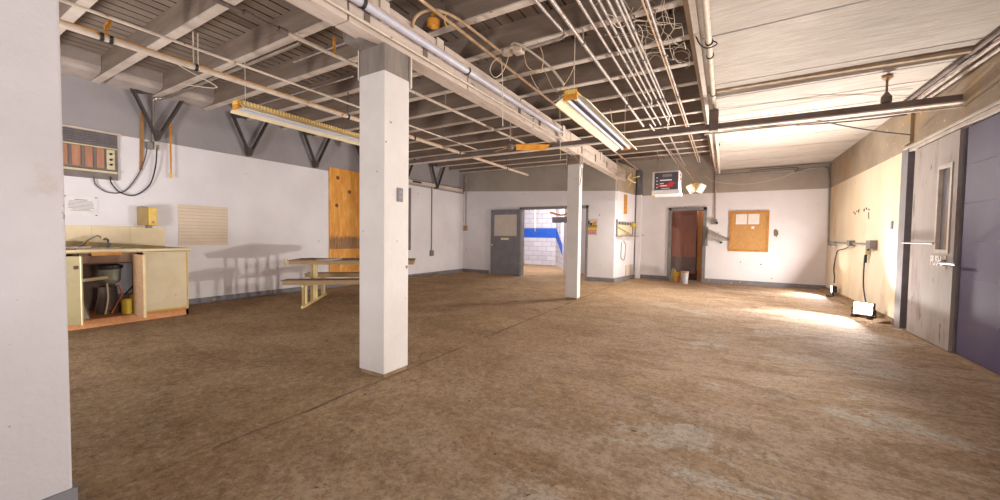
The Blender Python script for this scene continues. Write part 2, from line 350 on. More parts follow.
# skirtings
MB().bbox(XL, XL + .025, 2.6, YN, 0, .1, .004).struct('baseboard_left', 'base')
MB().box(XL, -6.6, YN - .025, YN, 0, .1).box(-3.33, -2.59, YN - .025, YN, 0, .11).struct('baseboard_back_left', 'base')
b = MB(); b.hexa([(-2.60, YN - .025, 0), (-2.575, YN - .025, 0), (-2.335, 11.98, 0), (-2.36, 11.98, 0), (-2.60, YN - .025, .11), (-2.575, YN - .025, .11), (-2.335, 11.98, .11), (-2.36, 11.98, .11)]); b.struct('baseboard_partition', 'base')
MB().box(-2.2, -1.46, YB - .025, YB, 0, .11).box(-.475, XR, YB - .025, YB, 0, .11).struct('baseboard_back', 'base')
MB().box(XR - .025, XR, 7.62, YB - .03, 0, .09).struct('baseboard_right', 'curb')
# pale filler boards between joist ends at the left wall
JY = [.47, 1.13, 1.78, 2.43, 3.09, 3.75, 4.42, 5.09, 5.75, 6.42, 7.08, 7.75, 8.41, 9.08, 9.74, 10.3]
for i, (a, b_) in enumerate(((.47, 1.13), (1.13, 1.78), (1.78, 2.43), (2.43, 3.09))):
    MB().prism([(XL, 3.295), (XL + .34, 3.32), (XL + .40, 3.35), (XL + .42, 3.40), (XL + .42, DZ - .002), (XL, DZ - .002)], 'y', a + .10, b_ - .04).struct('trim_%d' % (5 + i), 'insul')

# ------------------------------------------------------------------ ceiling joists
for i, y in enumerate(JY[1:]):
    t = thing('ceiling_joist', 'dark weathered ceiling joist with pale underside, %s one back from the camera' % ORD[i], 'joist', (-4, y, JZ), 'joists under the steel deck')
    MB().box(XL, -.37, y - .036, y + .036, JZ + .014, DZ).build('web', 'joist', t)
    MB().box(XL, -.37, y - .042, y + .042, JZ, JZ + .014).build('bottom_flange', 'flange', t, 'pale bottom flange')  # underside strip simply paler than the web
# joist stops against the rear enclosure for y > YN handled by deck only
# ------------------------------------------------------------------ main beam and columns
t = thing('main_beam', 'pinkish white built-up timber beam running away above the two columns', 'beam', (-2.82, 6, 2.98))
BX0, BX1 = -2.62, -2.455
segs = [(-.6, 1.9), (1.915, 3.42), (3.435, 5.05), (5.065, 7.0), (7.015, 9.2), (9.215, 11.0)]
for a, b_ in segs:
    MB().bbox(BX0, BX1, a, b_, 2.79, 2.94, .005).build('lower_timber', 'beam', t)
    a2, b2 = (a - .4 if a > 0 else a), (b_ - .4 if b_ < 10.9 else b_)
    MB().bbox(BX0 + .01, BX1, a2, b2, 2.944, 3.10, .005).build('upper_timber', 'beam', t)
MB().box(-2.86, -2.70, -.6, 11.0, 3.10, JZ).build('joist_plate', 'joist', t, 'dark plate carrying the joists')
for yy in (1.62, 2.05, 2.72, 4.6, 5.25, 7.2, 8.1, 9.0):
    MB().box(BX1 - .004, BX1 + .010, yy, yy + .05, 2.84, 2.99).build('splice_plate', 'darkpipe', t, 'dark steel splice plate')
for yy in (2.2, 2.9, 6.2, 8.5):
    MB().bbox(BX1, BX1 + .014, yy, yy + .10, 2.93, 3.12, .003).build('splice_plate', 'flange', t, 'pale painted splice plate')
for yy in (3.2, 7.7): MB().box(BX0 - .02, BX0 - .001, yy, yy + .9, 2.80, 2.93).build('side_board', 'flange', t)
# bolster block on the near column
t = thing('bolster_block', 'dark timber bolster block beside the beam on top of the near column', 'beam', (-2.8, 2.42, 2.79))
MB().hexa([(-2.745, 2.09, 2.784), (-2.57, 2.10, 2.784), (-2.53, 2.25, 2.784), (-2.745, 2.25, 2.784), (-2.84, 2.12, 3.03), (-2.74, 2.16, 3.03), (-2.66, 2.5, 3.03), (-2.84, 2.5, 3.03)]).build('bolster', 'wood', t)
MB().hexa([(-3.0, 2.16, 3.03), (-2.70, 2.16, 3.03), (-2.70, 2.5, 3.03), (-3.0, 2.5, 3.03), (-3.25, 2.2, 3.275), (-2.88, 2.2, 3.275), (-2.88, 2.52, 3.275), (-3.25, 2.52, 3.275)]).build('corbel', 'wood', t)

def column(x0, x1, y0, y1, zt, lbl, cap0, near):
    t = thing('column', lbl, 'column', ((x0 + x1) / 2, (y0 + y1) / 2, 0))
    MB().bbox(x0, x1, y0, y1, .035, cap0, .005).build('casing', 'colw', t)
    MB().box(x0 + .012, x1 - .012, y0 + .012, y1 - .012, 0, .035).build('base_plate', 'curb', t, 'dusty exposed foot')
    MB().bbox(x0 + .004, x1 - .004, y0 + .004, y1 - .004, cap0, zt, .004).build('cap', 'wood' if near else 'joist', t, 'rough dark timber cap')
    MB().box(x0 - .032, x0 - .018, y0 + .01, y0 + .14, cap0 - .02, zt + .01).build('strap_plate', 'flange', t, 'pale steel strap plate')
    MB().box(x1 - .14, x1 + .002, y1 + .018, y1 + .034, cap0 - .05, zt + .0).build('strap_plate', 'flange', t, 'pale steel strap plate')
    return t
c1 = column(-2.75, -2.445, 2.246, 2.53, 2.787, 'thick white boxed column standing nearest the camera', 2.565, True)
s = MB(); s.bbox(-2.445, -2.437, 2.385, 2.455, 1.50, 1.62, .003); s.build('switch_plate', 'jamb', c1, 'dark grey switch plate')
q = MB(); q.box(-2.4375, -2.433, 2.40, 2.44, 1.525, 1.55).box(-2.4375, -2.433, 2.40, 2.44, 1.57, 1.595); q.build('rocker', 'rib', c1)
column(-2.685, -2.445, 7.10, 7.27, 2.787, 'slimmer looking white column further back, in front of the open doorway', 2.62, False)
# ------------------------------------------------------------------ pipes
def hang(t, x, y, z0, z1, r=.006, m='brace'):
    MB().tube([(x, y, z0), (x, y, z1)], r, 6).build('hanger_rod', m, t)
def clamp(t, x, y, z, R, m='dark', axis='y'):
    MB().lathe((x, y, z), [(R, -.012), (R + .008, -.012), (R + .008, .012), (R, .012)], 14, axis).build('pipe_clamp', m, t)
t = thing('heating_pipe', 'fat cream pipe with rusty top hung left of the near column', 'pipe', (-4.80, 5, 2.9))
MB().tube([(-4.80, -.5, 2.925), (-4.80, 9.6, 2.925)], .029, 14).build('pipe', 'pipe', t)
MB().tube([(-4.79, .3, 2.951), (-4.79, 9.58, 2.951)], .009, 6).build('rust_streak', 'rust', t, 'orange rust along the top')
for yy in (1.16, 1.22, 1.86, 3.72, 5.1, 6.42, 8.41): clamp(t, -4.80, yy, 2.925, .029)
for yy in (1.84, 1.88): hang(t, -4.80, yy, 2.94, 3.28, .006, 'wirep')
for yy in (3.72, 6.42, 8.41): hang(t, -4.80, yy, 2.94, 3.28)
MB().tube([(-4.80, 1.2, 2.98), (-4.84, 1.2, 3.05), (-4.80, 1.22, 3.09), (-4.77, 1.2, 3.02)], .012, 6, 4).build('wire_wad', 'rust', t)
MB().tube([(-4.50, -.5, 3.0), (-4.50, 6.6, 3.0)], .014, 8).thing('thin_pipe', 'pipe', 'thin cream pipe running parallel above the left light fixture', 'pipe')
t = thing('steel_conduit', 'dark then pale conduit with couplings running just left of the near column', 'pipe', (-3.5, 4, 3.1))
MB().tube([(-3.63, -.4, 3.1), (-3.62, 2.05, 3.1)], .02, 10).build('dark_length', 'darkpipe', t, 'dark brown length')
MB().tube([(-3.62, 2.05, 3.1), (-3.54, 7.0, 3.08)], .02, 10).build('pale_length', 'pipe', t, 'cream length')
for yy in (1.75, 2.05): MB().tube([(-3.62, yy, 3.1), (-3.62, yy + .08, 3.1)], .032, 10).build('coupling', 'darkpipe', t, 'dark coupling')
hang(t, -3.60, 2.62, 3.1, 3.28, .014, 'rust')
for yy in (4.42, 6.42): hang(t, -3.56, yy, 3.1, 3.28, .006, 'tan')
t = thing('duct_pipe', 'fat pale grey pipe along the right side of the main beam', 'pipe', (-2.38, 3, 2.9))
MB().tube([(-2.396, .5, 2.945), (-2.371, 5.95, 2.935)], .035, 16).build('pipe', 'pipew', t)
MB().tube([(-2.376, .5, 2.972), (-2.351, 5.93, 2.962)], .009, 6).build('yellow_streak', 'tan', t, 'yellow stained top edge')
for yy in (1.98, 3.32, 4.9): clamp(t, -2.387, yy, 2.942, .035)
for yy in (1.98, 4.9): MB().box(-2.455, -2.38, yy - .01, yy + .01, 2.978, 2.985).build('bracket', 'darkpipe', t)
MB().tube([(-2.425, .5, 2.83), (-2.40, 6.0, 2.83)], .012, 8).thing('thin_pipe', 'pipe', 'thin cream pipe just below the fat grey pipe beside the beam', 'pipe')
t = thing('tan_conduit', 'lower of two tan conduits right of the main beam', 'pipe', (-2.26, 5, 3.2))
MB().tube([(-2.27, -.4, 3.19), (-2.25, 11.6, 3.19)], .016, 8).build('pipe', 'tan', t)
t = thing('tan_conduit', 'bent tan conduit that turns towards the beam near a round box', 'pipe', (-2.2, 3, 3.2))
MB().tube([(-2.44, 2.56, 3.05), (-2.42, 2.58, 3.14), (-2.36, 2.66, 3.22), (-2.25, 2.74, 3.22), (-2.17, 2.95, 3.2), (-2.15, 3.62, 3.2)], .014, 8, 5).build('pipe', 'tan', t)
MB().lathe((-2.10, 3.66, 3.2), [(.02, -.02), (.06, -.015), (.06, .02), (.02, .03)], 18).build('round_box', 'pipe', t, 'round cream junction box')
t = thing('lamp_holder', 'orange rusted ceiling lamp holder beside the main beam', 'lamp holder', (-2.3, 2.78, 3.2))
MB().lathe((-2.38, 2.77, 3.17), [(.02, -.05), (.055, -.03), (.06, .02), (.03, .05), (.02, .11)], 16).build('shell', 'rust', t)
MB().tube([(-2.25, 2.79, 3.24), (-2.27, 2.8, 3.16), (-2.24, 2.81, 3.11)], .008, 6, 3).build('loose_wire', 'yel', t)
# bundle of conduits right of the right-hand light
ends = [7.0, 7.05, 7.05, 5.9, 7.1, 11.3, 7.1, 10.9, 11.0]
xs = [-1.285, -1.10, -1.012, -.952, -.889, -.828, -.793, -.659, -.612]
rad = [.019, .014, .013, .013, .014, .014, .012, .009, .014]
for i, (x, e, r) in enumerate(zip(xs, ends, rad)):
    x2 = x
    if i == 5: x2 = -.985
    t = thing('ceiling_conduit', 'thin %s conduit of the overhead bundle, %s from the left' % (('pale' if i != 7 else 'twisted tan'), ORD[i]), 'conduit', (x, 4, 3.15), 'overhead conduit bundle')
    pts = [(x, -.4, 3.15), (x, e, 3.15)]
    if i == 3: pts = [(x, -.4, 3.15), (x, 5.75, 3.15), (x - .03, 5.9, 3.15), (x - .07, 5.98, 3.15)]
    if i == 5: pts = [(x, -.4, 3.15), (x, 6.6, 3.15), (x - .1, 7.2, 3.15), (x - .14, 8.0, 3.15), (-1.0, 11.3, 3.15)]
    if i == 7:
        pts = [(x, -.4, 3.15), (x + .02, 5, 3.15), (x, 10.9, 3.15)]
    MB().tube(pts, r, 7).build('pipe', 'tan' if i == 7 else 'cond', t)
    for yy in ([3.75 + .33 * (i % 3), 5.75] if i != 7 else []):
        if yy < e - .2: clamp(t, x, yy, 3.15, r, 'gsteel')
    if i in (0, 2, 4, 6, 8):
        for yy in JY[5:11:3]:
            if yy < e: MB().box(x - .004, x + .004, yy - .012, yy + .012, 3.15, 3.285).build('strap', 'cond', t)
MB().tube([(-1.17, 6.9, 3.15), (-1.15, 10.9, 3.15)], .014, 8).thing('ceiling_conduit', 'cond', 'short pale conduit above the heater, beyond the dark cross pipe', 'conduit')
t = thing('hung_pipe', 'cream vertical-looking pipe hung along the edge of the sheet ceiling', 'pipe', (-.18, 5, 3))
MB().tube([(-.185, -.5, 3.03), (-.19, 6.05, 3.02), (-.205, 11.9, 3.0)], .026, 12).build('pipe', 'pipe', t)
for yy in (4.05, 4.35, 5.5, 8.5): clamp(t, -.187, yy, 3.025, .026)
MB().tube([(-.19, 4.05, 3.05), (-.12, 4.06, 3.0), (-.2, 4.08, 2.985), (-.26, 4.05, 3.02), (-.3, 4.0, 3.10)], .006, 6, 4).build('tie_wire', 'dark', t)
t = thing('cross_pipe', 'long dark brown steel cross member spanning the room to the right wall', 'pipe', (-1, 6.1, 2.7))
MB().box(-6.1, XR, 6.085, 6.115, 2.722, 2.805).build('web', 'darkpipe', t)
MB().box(-6.1, XR, 6.03, 6.115, 2.706, 2.722).build('flange', 'flange', t, 'pale lower flange')
MB().bbox(-.25, -.135, 6.02, 6.15, 2.70, 2.99, .01).build('pipe_saddle', 'darkpipe', t)
MB().tube([(-.3, 6.03, 2.66), (XR, 6.03, 2.66)], .012, 8).build('side_conduit', 'pipe', t, 'pale conduit under the flange')
hang(t, 1.545, 6.1, 2.80, 3.12, .012, 'darkpipe')
MB().lathe((1.545, 6.1, 2.806), [(.02, 0), (.05, .01), (.05, .07), (.03, .1), (.013, .13)], 14).build('turnbuckle', 'darkpipe', t)
MB().lathe((1.545, 6.1, 3.06), [(.013, 0), (.05, .03), (.05, .05)], 14).build('ceiling_plate', 'tan', t)
# conduits along the top of the right wall
for i, (z, y0, y1, m, r) in enumerate(((3.09, .5, 7.6, 'darkpipe', .022), (3.035, .5, 7.7, 'cond', .02), (2.985, .5, 7.4, 'cond', .018))):
    MB().tube([(XR - .045 - .03 * (2 - i), y0, z), (XR - .045 - .03 * (2 - i), y1, z)], r, 8).thing('wall_top_conduit', m, ['dark', 'pale middle', 'pale lowest'][i] + ' conduit along the top of the right wall', 'conduit', 'conduits along the right wall top')
# loose cables under the sheet ceiling
for i, (a, b_, sag) in enumerate((((-.1, 6.5, 2.86), (1.95, 6.9, 2.84), .05), ((-.1, 6.9, 2.9), (1.9, 6.75, 2.93), .03), ((.9, 6.5, 2.84), (2.1, 7.3, 2.66), .03))):
    a, b_ = Vector(a), Vector(b_)
    MB().tube([a.lerp(b_, k / 8) - Vector((0, 0, sag * 4 * (k / 8) * (1 - k / 8))) for k in range(9)], .010, 6).thing('loose_cable', 'cable', ['nearest dark cable slung behind the cross member on the right', 'dark cable slung just under the sheet ceiling seams', 'dark cable slanting down to the right wall above the door'][i], 'cable', 'cables slung under the sheet ceiling')
# rear wall conduits
t = thing('rear_conduit', 'grey conduit along the top of the far wall, turning down at the right corner', 'conduit', (1, 12, 3))
MB().tube([(-.3, 12.08, 2.98), (1.2, 12.08, 2.98), (1.95, 12.08, 3.0), (2.06, 12.05, 2.98), (2.09, 12.0, 2.9), (2.10, 11.9, 2.5), (2.10, 11.78, 1.22), (2.105, 11.7, 1.17), (2.11, 11.6, 1.165), (2.11, 9.0, 1.165), (2.11, 8.6, 1.16)], .02, 8, 4).build('pipe', 'gsteel', t)
for y, z, n in ((11.26, 1.14, 'small'), (9.87, 1.17, 'square'), (8.65, 1.16, 'large')):
    s = .07 if n == 'large' else .055
    MB().bbox(XR - .09, XR - .0, y - s * 1.6, y + s * 1.6, z - s, z + s, .006).build('outlet_box', 'gsteel', t)
MB().tube([(.5, 12.0, 3.02), (1.35, 12.0, 3.03), (1.5, 11.95, 2.98), (1.42, 11.95, 2.92), (1.6, 11.98, 2.96)], .012, 6, 4).thing('cable_coil', 'cable', 'small coil of cable at the far wall top near the right corner', 'cable')

# ------------------------------------------------------------------ knee braces on left wall
for i, yb in enumerate((2.42, 3.74, 5.06, 6.38, 7.70, 9.02)):
    t = thing('wall_brace', 'dark steel V brace on the left wall, %s one back from the camera' % ORD[i], 'brace', (XL + .1, yb, 2.64), 'V braces along the left wall')
    xo = XL + .09
    MB().bar((xo, yb, 2.64), (xo, yb - .27, 3.28), .055, .012, (1, 0, 0)).bar((xo + .03, yb, 2.64), (xo + .03, yb - .27, 3.28), .012, .05, (1, 0, 0)).build('strut', 'brace', t)
    MB().bar((xo, yb, 2.64), (xo, yb + .33, 3.34), .055, .012, (1, 0, 0)).bar((xo + .03, yb, 2.64), (xo + .03, yb + .33, 3.34), .012, .05, (1, 0, 0)).build('strut', 'brace', t)
    MB().prism([(yb - .055, 2.76), (yb - .022, 2.62), (yb + .022, 2.62), (yb + .055, 2.76)], 'x', XL, xo + .045).build('gusset', 'brace', t)
    MB().bar((xo, yb - .30, 3.275), (xo, yb - .04, 3.335), .08, .02, (1, 0, 0)).build('top_angle', 'brace', t)
t = thing('ledge_rail', 'cream steel ledge rail high on left wall beyond the near column', 'rail', (-7.6, 9, 2.6))
MB().bbox(XL, XL + .07, 6.7, 10.35, 2.66, 2.76, .006).build('rail', 'flange', t)
MB().box(XL, XL + .08, 6.7, 10.35, 2.76, 2.775).build('top_edge', 'darkpipe', t)
for a, b_ in ((8.0, 8.35), (9.0, 9.12)): MB().box(XL + .07, XL + .078, a, b_, 2.69, 2.74).build('stencil_mark', 'dark', t)

# ------------------------------------------------------------------ light fixtures
def fixture(x, y0, y1, z, lbl, side):
    t = thing('fluorescent_fixture', lbl, 'light fixture', (x, (y0 + y1) / 2, z))
    MB().bbox(x - .055, x + .055, y0, y1, z + .05, z + .095, .006).build('housing', 'yel', t, 'yellowed housing')
    MB().prism([(x - .17, z - .015), (x - .164, z - .02), (x - .06, z + .05), (x + .06, z + .05), (x + .164, z - .02), (x + .17, z - .015), (x + .062, z + .054), (x - .062, z + .058)], 'y', y0 + .03, y1 - .03).build('reflector', 'enamel', t)
    MB().box(x - .03, x + .03, y0 + .04, y1 - .04, z + .044, z + .05).build('tube_gap', 'kick', t, 'dark strip between the tubes')  # strip painted dark for the shaded gap between the tubes
    if side:
        n = 60; prof = [(x + .04, y0 + .05)]
        for q in range(n):
            yy = y0 + .05 + (y1 - y0 - .1) * q / n; st = (y1 - y0 - .1) / n
            prof += [(x + .058, yy + st * .1), (x + .076, yy + st * .35), (x + .076, yy + st * .65), (x + .058, yy + st * .9)]
        prof += [(x + .04, y1 - .05)]
        MB().prism(prof, 'z', z + .055, z + .10).build('ribbed_side', 'yelpale', t, 'cream ribbed side')
    for e in (y0 + .02, y1 - .02): MB().prism([(x - .07, z + .0), (x + .07, z + .0), (x + .065, z + .098), (x - .065, z + .098)], 'y', e - .012, e + .012).build('end_cap', 'rust', t)
    for dx in (-.048, .048):
        tb = MB().tube([(x + dx, y0 + .07, z + .022), (x + dx, y1 - .07, z + .022)], .019, 12).build('tube', 'tube', t)
        for e in (y0 + .045, y1 - .07): MB().box(x + dx - .015, x + dx + .015, e, e + .03, z, z + .05).build('tube_socket', 'enamel', tb)
    for yy in (y0 + .12, y1 - .12): MB().tube([(x, yy, z + .12), (x, yy, DZ - .02)], .004, 6).build('hanging_wire', 'wirep', t)
    return t
fixture(-5.04, 2.33, 4.77, 2.68, 'long cream and yellow tube light hanging left of the near column', True)
fixture(-1.365, 3.62, 6.10, 2.57, 'long cream tube light seen from below, hanging right of the main beam', False)
MB().tube([(-1.42, 3.6, 2.72), (-1.6, 3.62, 2.95), (-1.9, 3.55, 3.2), (-2.02, 3.6, 3.24)], .012, 6, 4).thing('light_cord', 'wirep', 'pale flex feeding the right tube light from the joists', 'cable')
t = thing('bent_conduit', 'pale conduit bending left along a joist above the right tube light', 'conduit', (-1.6, 3.3, 3.2))
MB().tube([(-1.52, -.3, 3.2), (-1.43, 3.2, 3.2), (-1.40, 3.52, 3.2), (-1.45, 3.62, 3.19), (-1.6, 3.64, 3.19), (-1.93, 3.64, 3.18)], .016, 8, 4).build('pipe', 'cond', t)
MB().bbox(-2.0, -1.9, 3.59, 3.69, 3.15, 3.22, .01).build('junction_box', 'pipe', t)
for a, b_, lb in (((-4.62, 2.80, 3.31), (-3.25, 2.80, 3.31), 'thin pale rod tied under the deck left of the near column'), ((-6.6, 3.42, 3.30), (-4.3, 3.42, 3.30), 'thin pale rod between joists above the left tube light')):
    MB().tube([a, b_], .011, 7).thing('tie_rod', 'cond', lb, 'rod', 'thin rods under the deck')
# thin loose wires
def wire(pts, lbl, m='wirep', r=.005, name='loose_wire'):
    MB().tube(pts, r, 6, 5).thing(name, m, lbl, 'wire', 'loose wires in the ceiling')
wire([(-2.1, 3.73, 3.286), (-2.11, 3.62, 3.02), (-2.2, 3.58, 2.93), (-2.27, 3.58, 3.03), (-2.2, 3.58, 3.12), (-2.12, 3.58, 3.05), (-2.11, 3.6, 2.4)], 'pale looped wire hanging down in front of the main beam', 'wirep')
wire([(-1.95, 3.74, 3.286), (-1.93, 3.8, 3.08), (-1.82, 3.9, 3.03), (-1.74, 3.8, 3.14), (-1.78, 3.74, 3.286)], 'tan looped wire below the joist left of the right tube light', 'tan')
wire([(-2.0, 4.41, 3.286), (-1.9, 4.45, 3.06), (-1.8, 4.4, 2.98), (-1.66, 4.4, 3.14), (-1.6, 4.41, 3.286)], 'tan drooping wire beyond the looped one, over the right tube light', 'tan')
wire([(-2.2, 4.41, 3.286), (-2.12, 4.5, 3.1), (-2.02, 4.75, 3.0), (-1.9, 5.09, 3.286)], 'pale sagging wire right beside the beam', 'wirep')
wire([(-1.6, 6.0, 3.2), (-1.57, 6.2, 2.86), (-1.5, 6.25, 2.7), (-1.44, 6.1, 2.66)], 'flex at the far end of the right tube light', 'wirep')
wire([(-5.7, 1.85, 3.28), (-5.4, 2.0, 3.08), (-5.15, 2.2, 2.9), (-5.7, 2.1, 3.0)], 'pale wire tail over the left tube light', 'wirep')
wire([(-2.15, 5.3, 3.28), (-2.12, 5.3, 2.35)], 'straight thin wire dangling in front of the beam before the cross member', 'wirep', .004)
wire([(-2.72, 5.9, 3.0), (-2.60, 6.4, 2.9), (-2.42, 7.05, 2.6), (-2.42, 7.06, 2.2)], 'dark drop wire by the far column top', 'cable', .006)
wire([(-2.3, 11.2, 3.1), (-2.28, 11.0, 2.8), (-2.35, 10.9, 2.62), (-2.25, 10.8, 2.5)], 'snarled wire where the beam meets the enclosure', 'yel', .012)
wire([(-2.2, 11.6, 3.0), (-2.32, 11.3, 2.9), (-2.2, 11.1, 2.75), (-2.36, 10.9, 2.85), (-2.26, 10.8, 2.95)], 'thicker cream snarl of cable beside the enclosure corner', 'pvc', .02)
wire([(-.55, 11.9, 2.95), (-.3, 12.0, 2.78), (.4, 12.05, 2.68), (1.1, 12.05, 2.78), (1.5, 12.05, 2.95)], 'thin pale wire drooping across the far grey band', 'wirep')
# tangle of branch-like wires
k = MB(); R = random.Random(3)
for j in range(44):
    p = Vector((-.62 + R.uniform(-.25, .22), 3.9 + R.uniform(-.35, .7), 3.24 + R.uniform(-.05, .04))); pts = [p.copy()]
    d = Vector((R.uniform(-1, 1), R.uniform(-1, 1), R.uniform(-.3, .2))).normalized()
    for q in range(6):
        d = (d + Vector((R.uniform(-.6, .6), R.uniform(-.6, .6), R.uniform(-.3, .3)))).normalized(); p = p + d * .085
        p.x = min(max(p.x, -1.05), -.4); p.z = min(max(p.z, 3.1), 3.33); pts.append(p.copy())
    k.tube(pts, R.uniform(.0018, .004), 5)
k.thing('wire_tangle', 'wirep', 'tangle of thin pale wires between joists beside the sheet ceiling edge', 'wire tangle')

# ------------------------------------------------------------------ ceiling fan
t = thing('ceiling_fan', 'small old ceiling fan with orange blade hanging before the cross member', 'fan', (-3.18, 5.7, 2.72))
fx, fy, fz = -3.20, 5.72, 2.74
MB().lathe((fx, fy, fz - .06), [(.02, -.0), (.05, .01), (.06, .04), (.06, .09), (.04, .12), (.015, .15)], 20).build('motor', 'darkpipe', t)
MB().tube([(fx, fy, fz + .08), (fx, fy, JZ)], .010, 8).build('down_rod', 'pipe', t)
def blade(a, l, m, sg=1):
    d = Vector((math.cos(a), math.sin(a), 0)); n = Vector((-d.y, d.x, 0)); tilt = Vector((0, 0, .03 * sg))
    b = MB().obox(Vector((fx, fy, fz - .01)) + d * (.10 + l / 2), d * l / 2, n * .07 + tilt, Vector((0, 0, .006)))
    o = b.build('blade', m, t)
    MB().obox(Vector((fx, fy, fz - .0)) + d * .09, d * .06, n * .02, Vector((0, 0, .006))).build('blade_iron', 'gsteel', o)
blade(.52, .56, 'fanw', -1); blade(2.75, .24, 'pine', -1)

# ------------------------------------------------------------------ left wall fittings
t = thing('air_conditioner', 'old wood-fronted wall air conditioner set into left wall', 'air conditioner', (XL, 1.55, 1.96))
MB().bbox(XL, XL + .03, 1.10, 1.985, 1.945, 2.59, .006).build('case', 'ac', t)
k = MB()
for j in range(5):
    z = 2.43 + j * .03; k.box(XL + .03, XL + .05, 1.13, 1.965, z, z + .012)
for j in range(21): k.bar((XL + .036, 1.14 + j * .039, 2.42), (XL + .036, 1.17 + j * .039, 2.56), .008, .012, (1, 0, 0))
k.build('grille', 'jamb', t)
for j, (a, b_) in enumerate(((1.16, 1.31), (1.345, 1.50), (1.525, 1.62), (1.65, 1.735), (1.765, 1.85))):
    MB().bbox(XL + .03, XL + .045, a, b_ - .01, 2.10, 2.375, .003).build('louvre_panel', 'acw', t, 'brown wood grain panel')
MB().box(XL + .03, XL + .055, 1.12, 1.97, 2.38, 2.395).build('upper_rail', 'brass', t)
MB().box(XL + .03, XL + .06, 1.12, 1.97, 2.035, 2.062).build('lower_rail', 'brass', t)
c = MB().bbox(XL + .03, XL + .045, 1.865, 1.95, 2.09, 2.37, .003).build('control_panel', 'brass', t)
for z in (2.16, 2.23, 2.31): MB().lathe((XL + .045, 1.907, z), [(.016, 0), (.016, .018), (.01, .02)], 12, 'x').build('knob', 'dark', c)
MB().box(XL, XL + .012, 1.06, 2.04, 2.595, 2.625).struct('trim_9', 'flange')
t = thing('junction_box', 'small steel junction box under the V brace, fed by a wall conduit', 'electrical box', (XL, 2.37, 2.46))
MB().bbox(XL, XL + .07, 2.30, 2.375, 2.47, 2.575, .005).build('box', 'gsteel', t)
MB().bbox(XL, XL + .06, 2.39, 2.46, 2.47, 2.585, .005).build('receptacle', 'flange', t)
MB().box(XL + .06, XL + .064, 2.405, 2.445, 2.49, 2.55).build('socket_face', 'gsteel', t)
MB().tube([(XL + .04, 2.385, 2.585), (XL + .05, 2.385, 3.15), (XL + .09, 2.41, 3.24), (XL + .3, 2.50, 3.26), (-6.0, 2.50, 3.262), (-4.0, 2.50, 3.262)], .02, 8, 4).build('conduit', 'steel', t)
MB().tube([(XL + .04, 2.31, 2.48), (XL + .03, 2.28, 2.3), (XL + .02, 2.20, 2.05), (XL + .02, 2.05, 1.80), (XL + .02, 1.88, 1.765), (XL + .02, 1.76, 1.85), (XL + .03, 1.73, 1.97)], .008, 6, 5).thing('power_cord', 'cable', 'lighter cord looping from junction box to air conditioner, left loop', 'cord')
MB().tube([(XL + .06, 2.42, 2.5), (XL + .05, 2.40, 2.2), (XL + .03, 2.33, 1.92), (XL + .025, 2.16, 1.75), (XL + .03, 2.0, 1.78), (XL + .03, 1.91, 1.9), (XL + .04, 1.9, 1.99)], .009, 6, 5).thing('power_cord', 'dark', 'black cord looping lower from receptacle to air conditioner', 'cord')
MB().hexa([(XL, 2.225, 2.14), (XL + .01, 2.225, 2.14), (XL + .01, 2.26, 2.14), (XL, 2.26, 2.14), (XL, 2.25, 3.0), (XL + .03, 2.25, 3.0), (XL + .03, 2.29, 3.0), (XL, 2.29, 3.0)]).thing('hanging_strap', 'strap', 'brown hanging strap on wall left of the junction box', 'strap')
t = thing('pull_strap', 'narrow orange strap with yellow tip hanging by the first V brace', 'strap', (XL + .06, 2.6, 2.05))
MB().hexa([(XL + .05, 2.585, 2.13), (XL + .058, 2.585, 2.13), (XL + .058, 2.60, 2.13), (XL + .05, 2.60, 2.13), (XL + .05, 2.575, 2.93), (XL + .058, 2.575, 2.93), (XL + .058, 2.605, 2.93), (XL + .05, 2.605, 2.93)]).build('strap', 'rust', t)
MB().bbox(XL + .045, XL + .063, 2.575, 2.605, 2.06, 2.135, .003).build('tip', 'can', t, 'yellow tip')
t = thing('paper_notice', 'printed white notice pinned to left wall above the sink', 'notice', (XL, 1.63, 1.42))
MB().box(XL, XL + .004, 1.44, 1.775, 1.42, 1.685).build('sheet', 'paper', t)
k = MB(); R = random.Random(5)
for j in range(9):
    z = 1.63 - j * .018; l = R.uniform(.16, .26) if j else .12; k.box(XL + .004, XL + .0052, 1.61 - l / 2, 1.61 + l / 2, z, z + (.006 if j else .01))
k.build('print_lines', 'ink', t)
k = MB()
for y, z in ((1.46, 1.675), (1.755, 1.675), (1.755, 1.43)): k.box(XL + .003, XL + .009, y - .008, y + .008, z - .006, z + .006)
k.build('pins', 'dark', t)
k = MB(); k.bbox(XL, XL + .012, 1.15, 2.52, .97, 1.285, .003); k.slot(1)
for y in (1.7, 2.1): k.box(XL + .012, XL + .013, y, y + .003, .97, 1.283)
k.struct('trim_10', ['splash', 'gridline'])
t = thing('soap_dispenser', 'yellowed box soap dispenser on wall above the counter', 'soap dispenser', (XL, 2.27, 1.26))
MB().bbox(XL, XL + .15, 2.185, 2.275, 1.305, 1.585, .008).build('back_case', 'legd', t, 'brown back case')
MB().bbox(XL, XL + .165, 2.275, 2.375, 1.30, 1.575, .01).build('cover', 'yel', t)
MB().box(XL + .165, XL + .167, 2.305, 2.345, 1.335, 1.375).build('emblem', 'legd', t)
MB().bbox(XL + .10, XL + .19, 2.25, 2.31, 1.265, 1.305, .006).build('push_lever', 'gsteel', t)
k = MB(); k.box(XL, XL + .008, 2.69, 3.40, .995, 1.66); k.slot(1)
for j in range(1, 12): k.box(XL + .008, XL + .0095, 2.69, 3.40, .995 + j * .0554 - .003, .995 + j * .0554 + .003)
k.thing('pegboard_panel', ['grid', 'gridline'], 'beige grooved square panel fixed to the white wall right of the sink', 'panel')
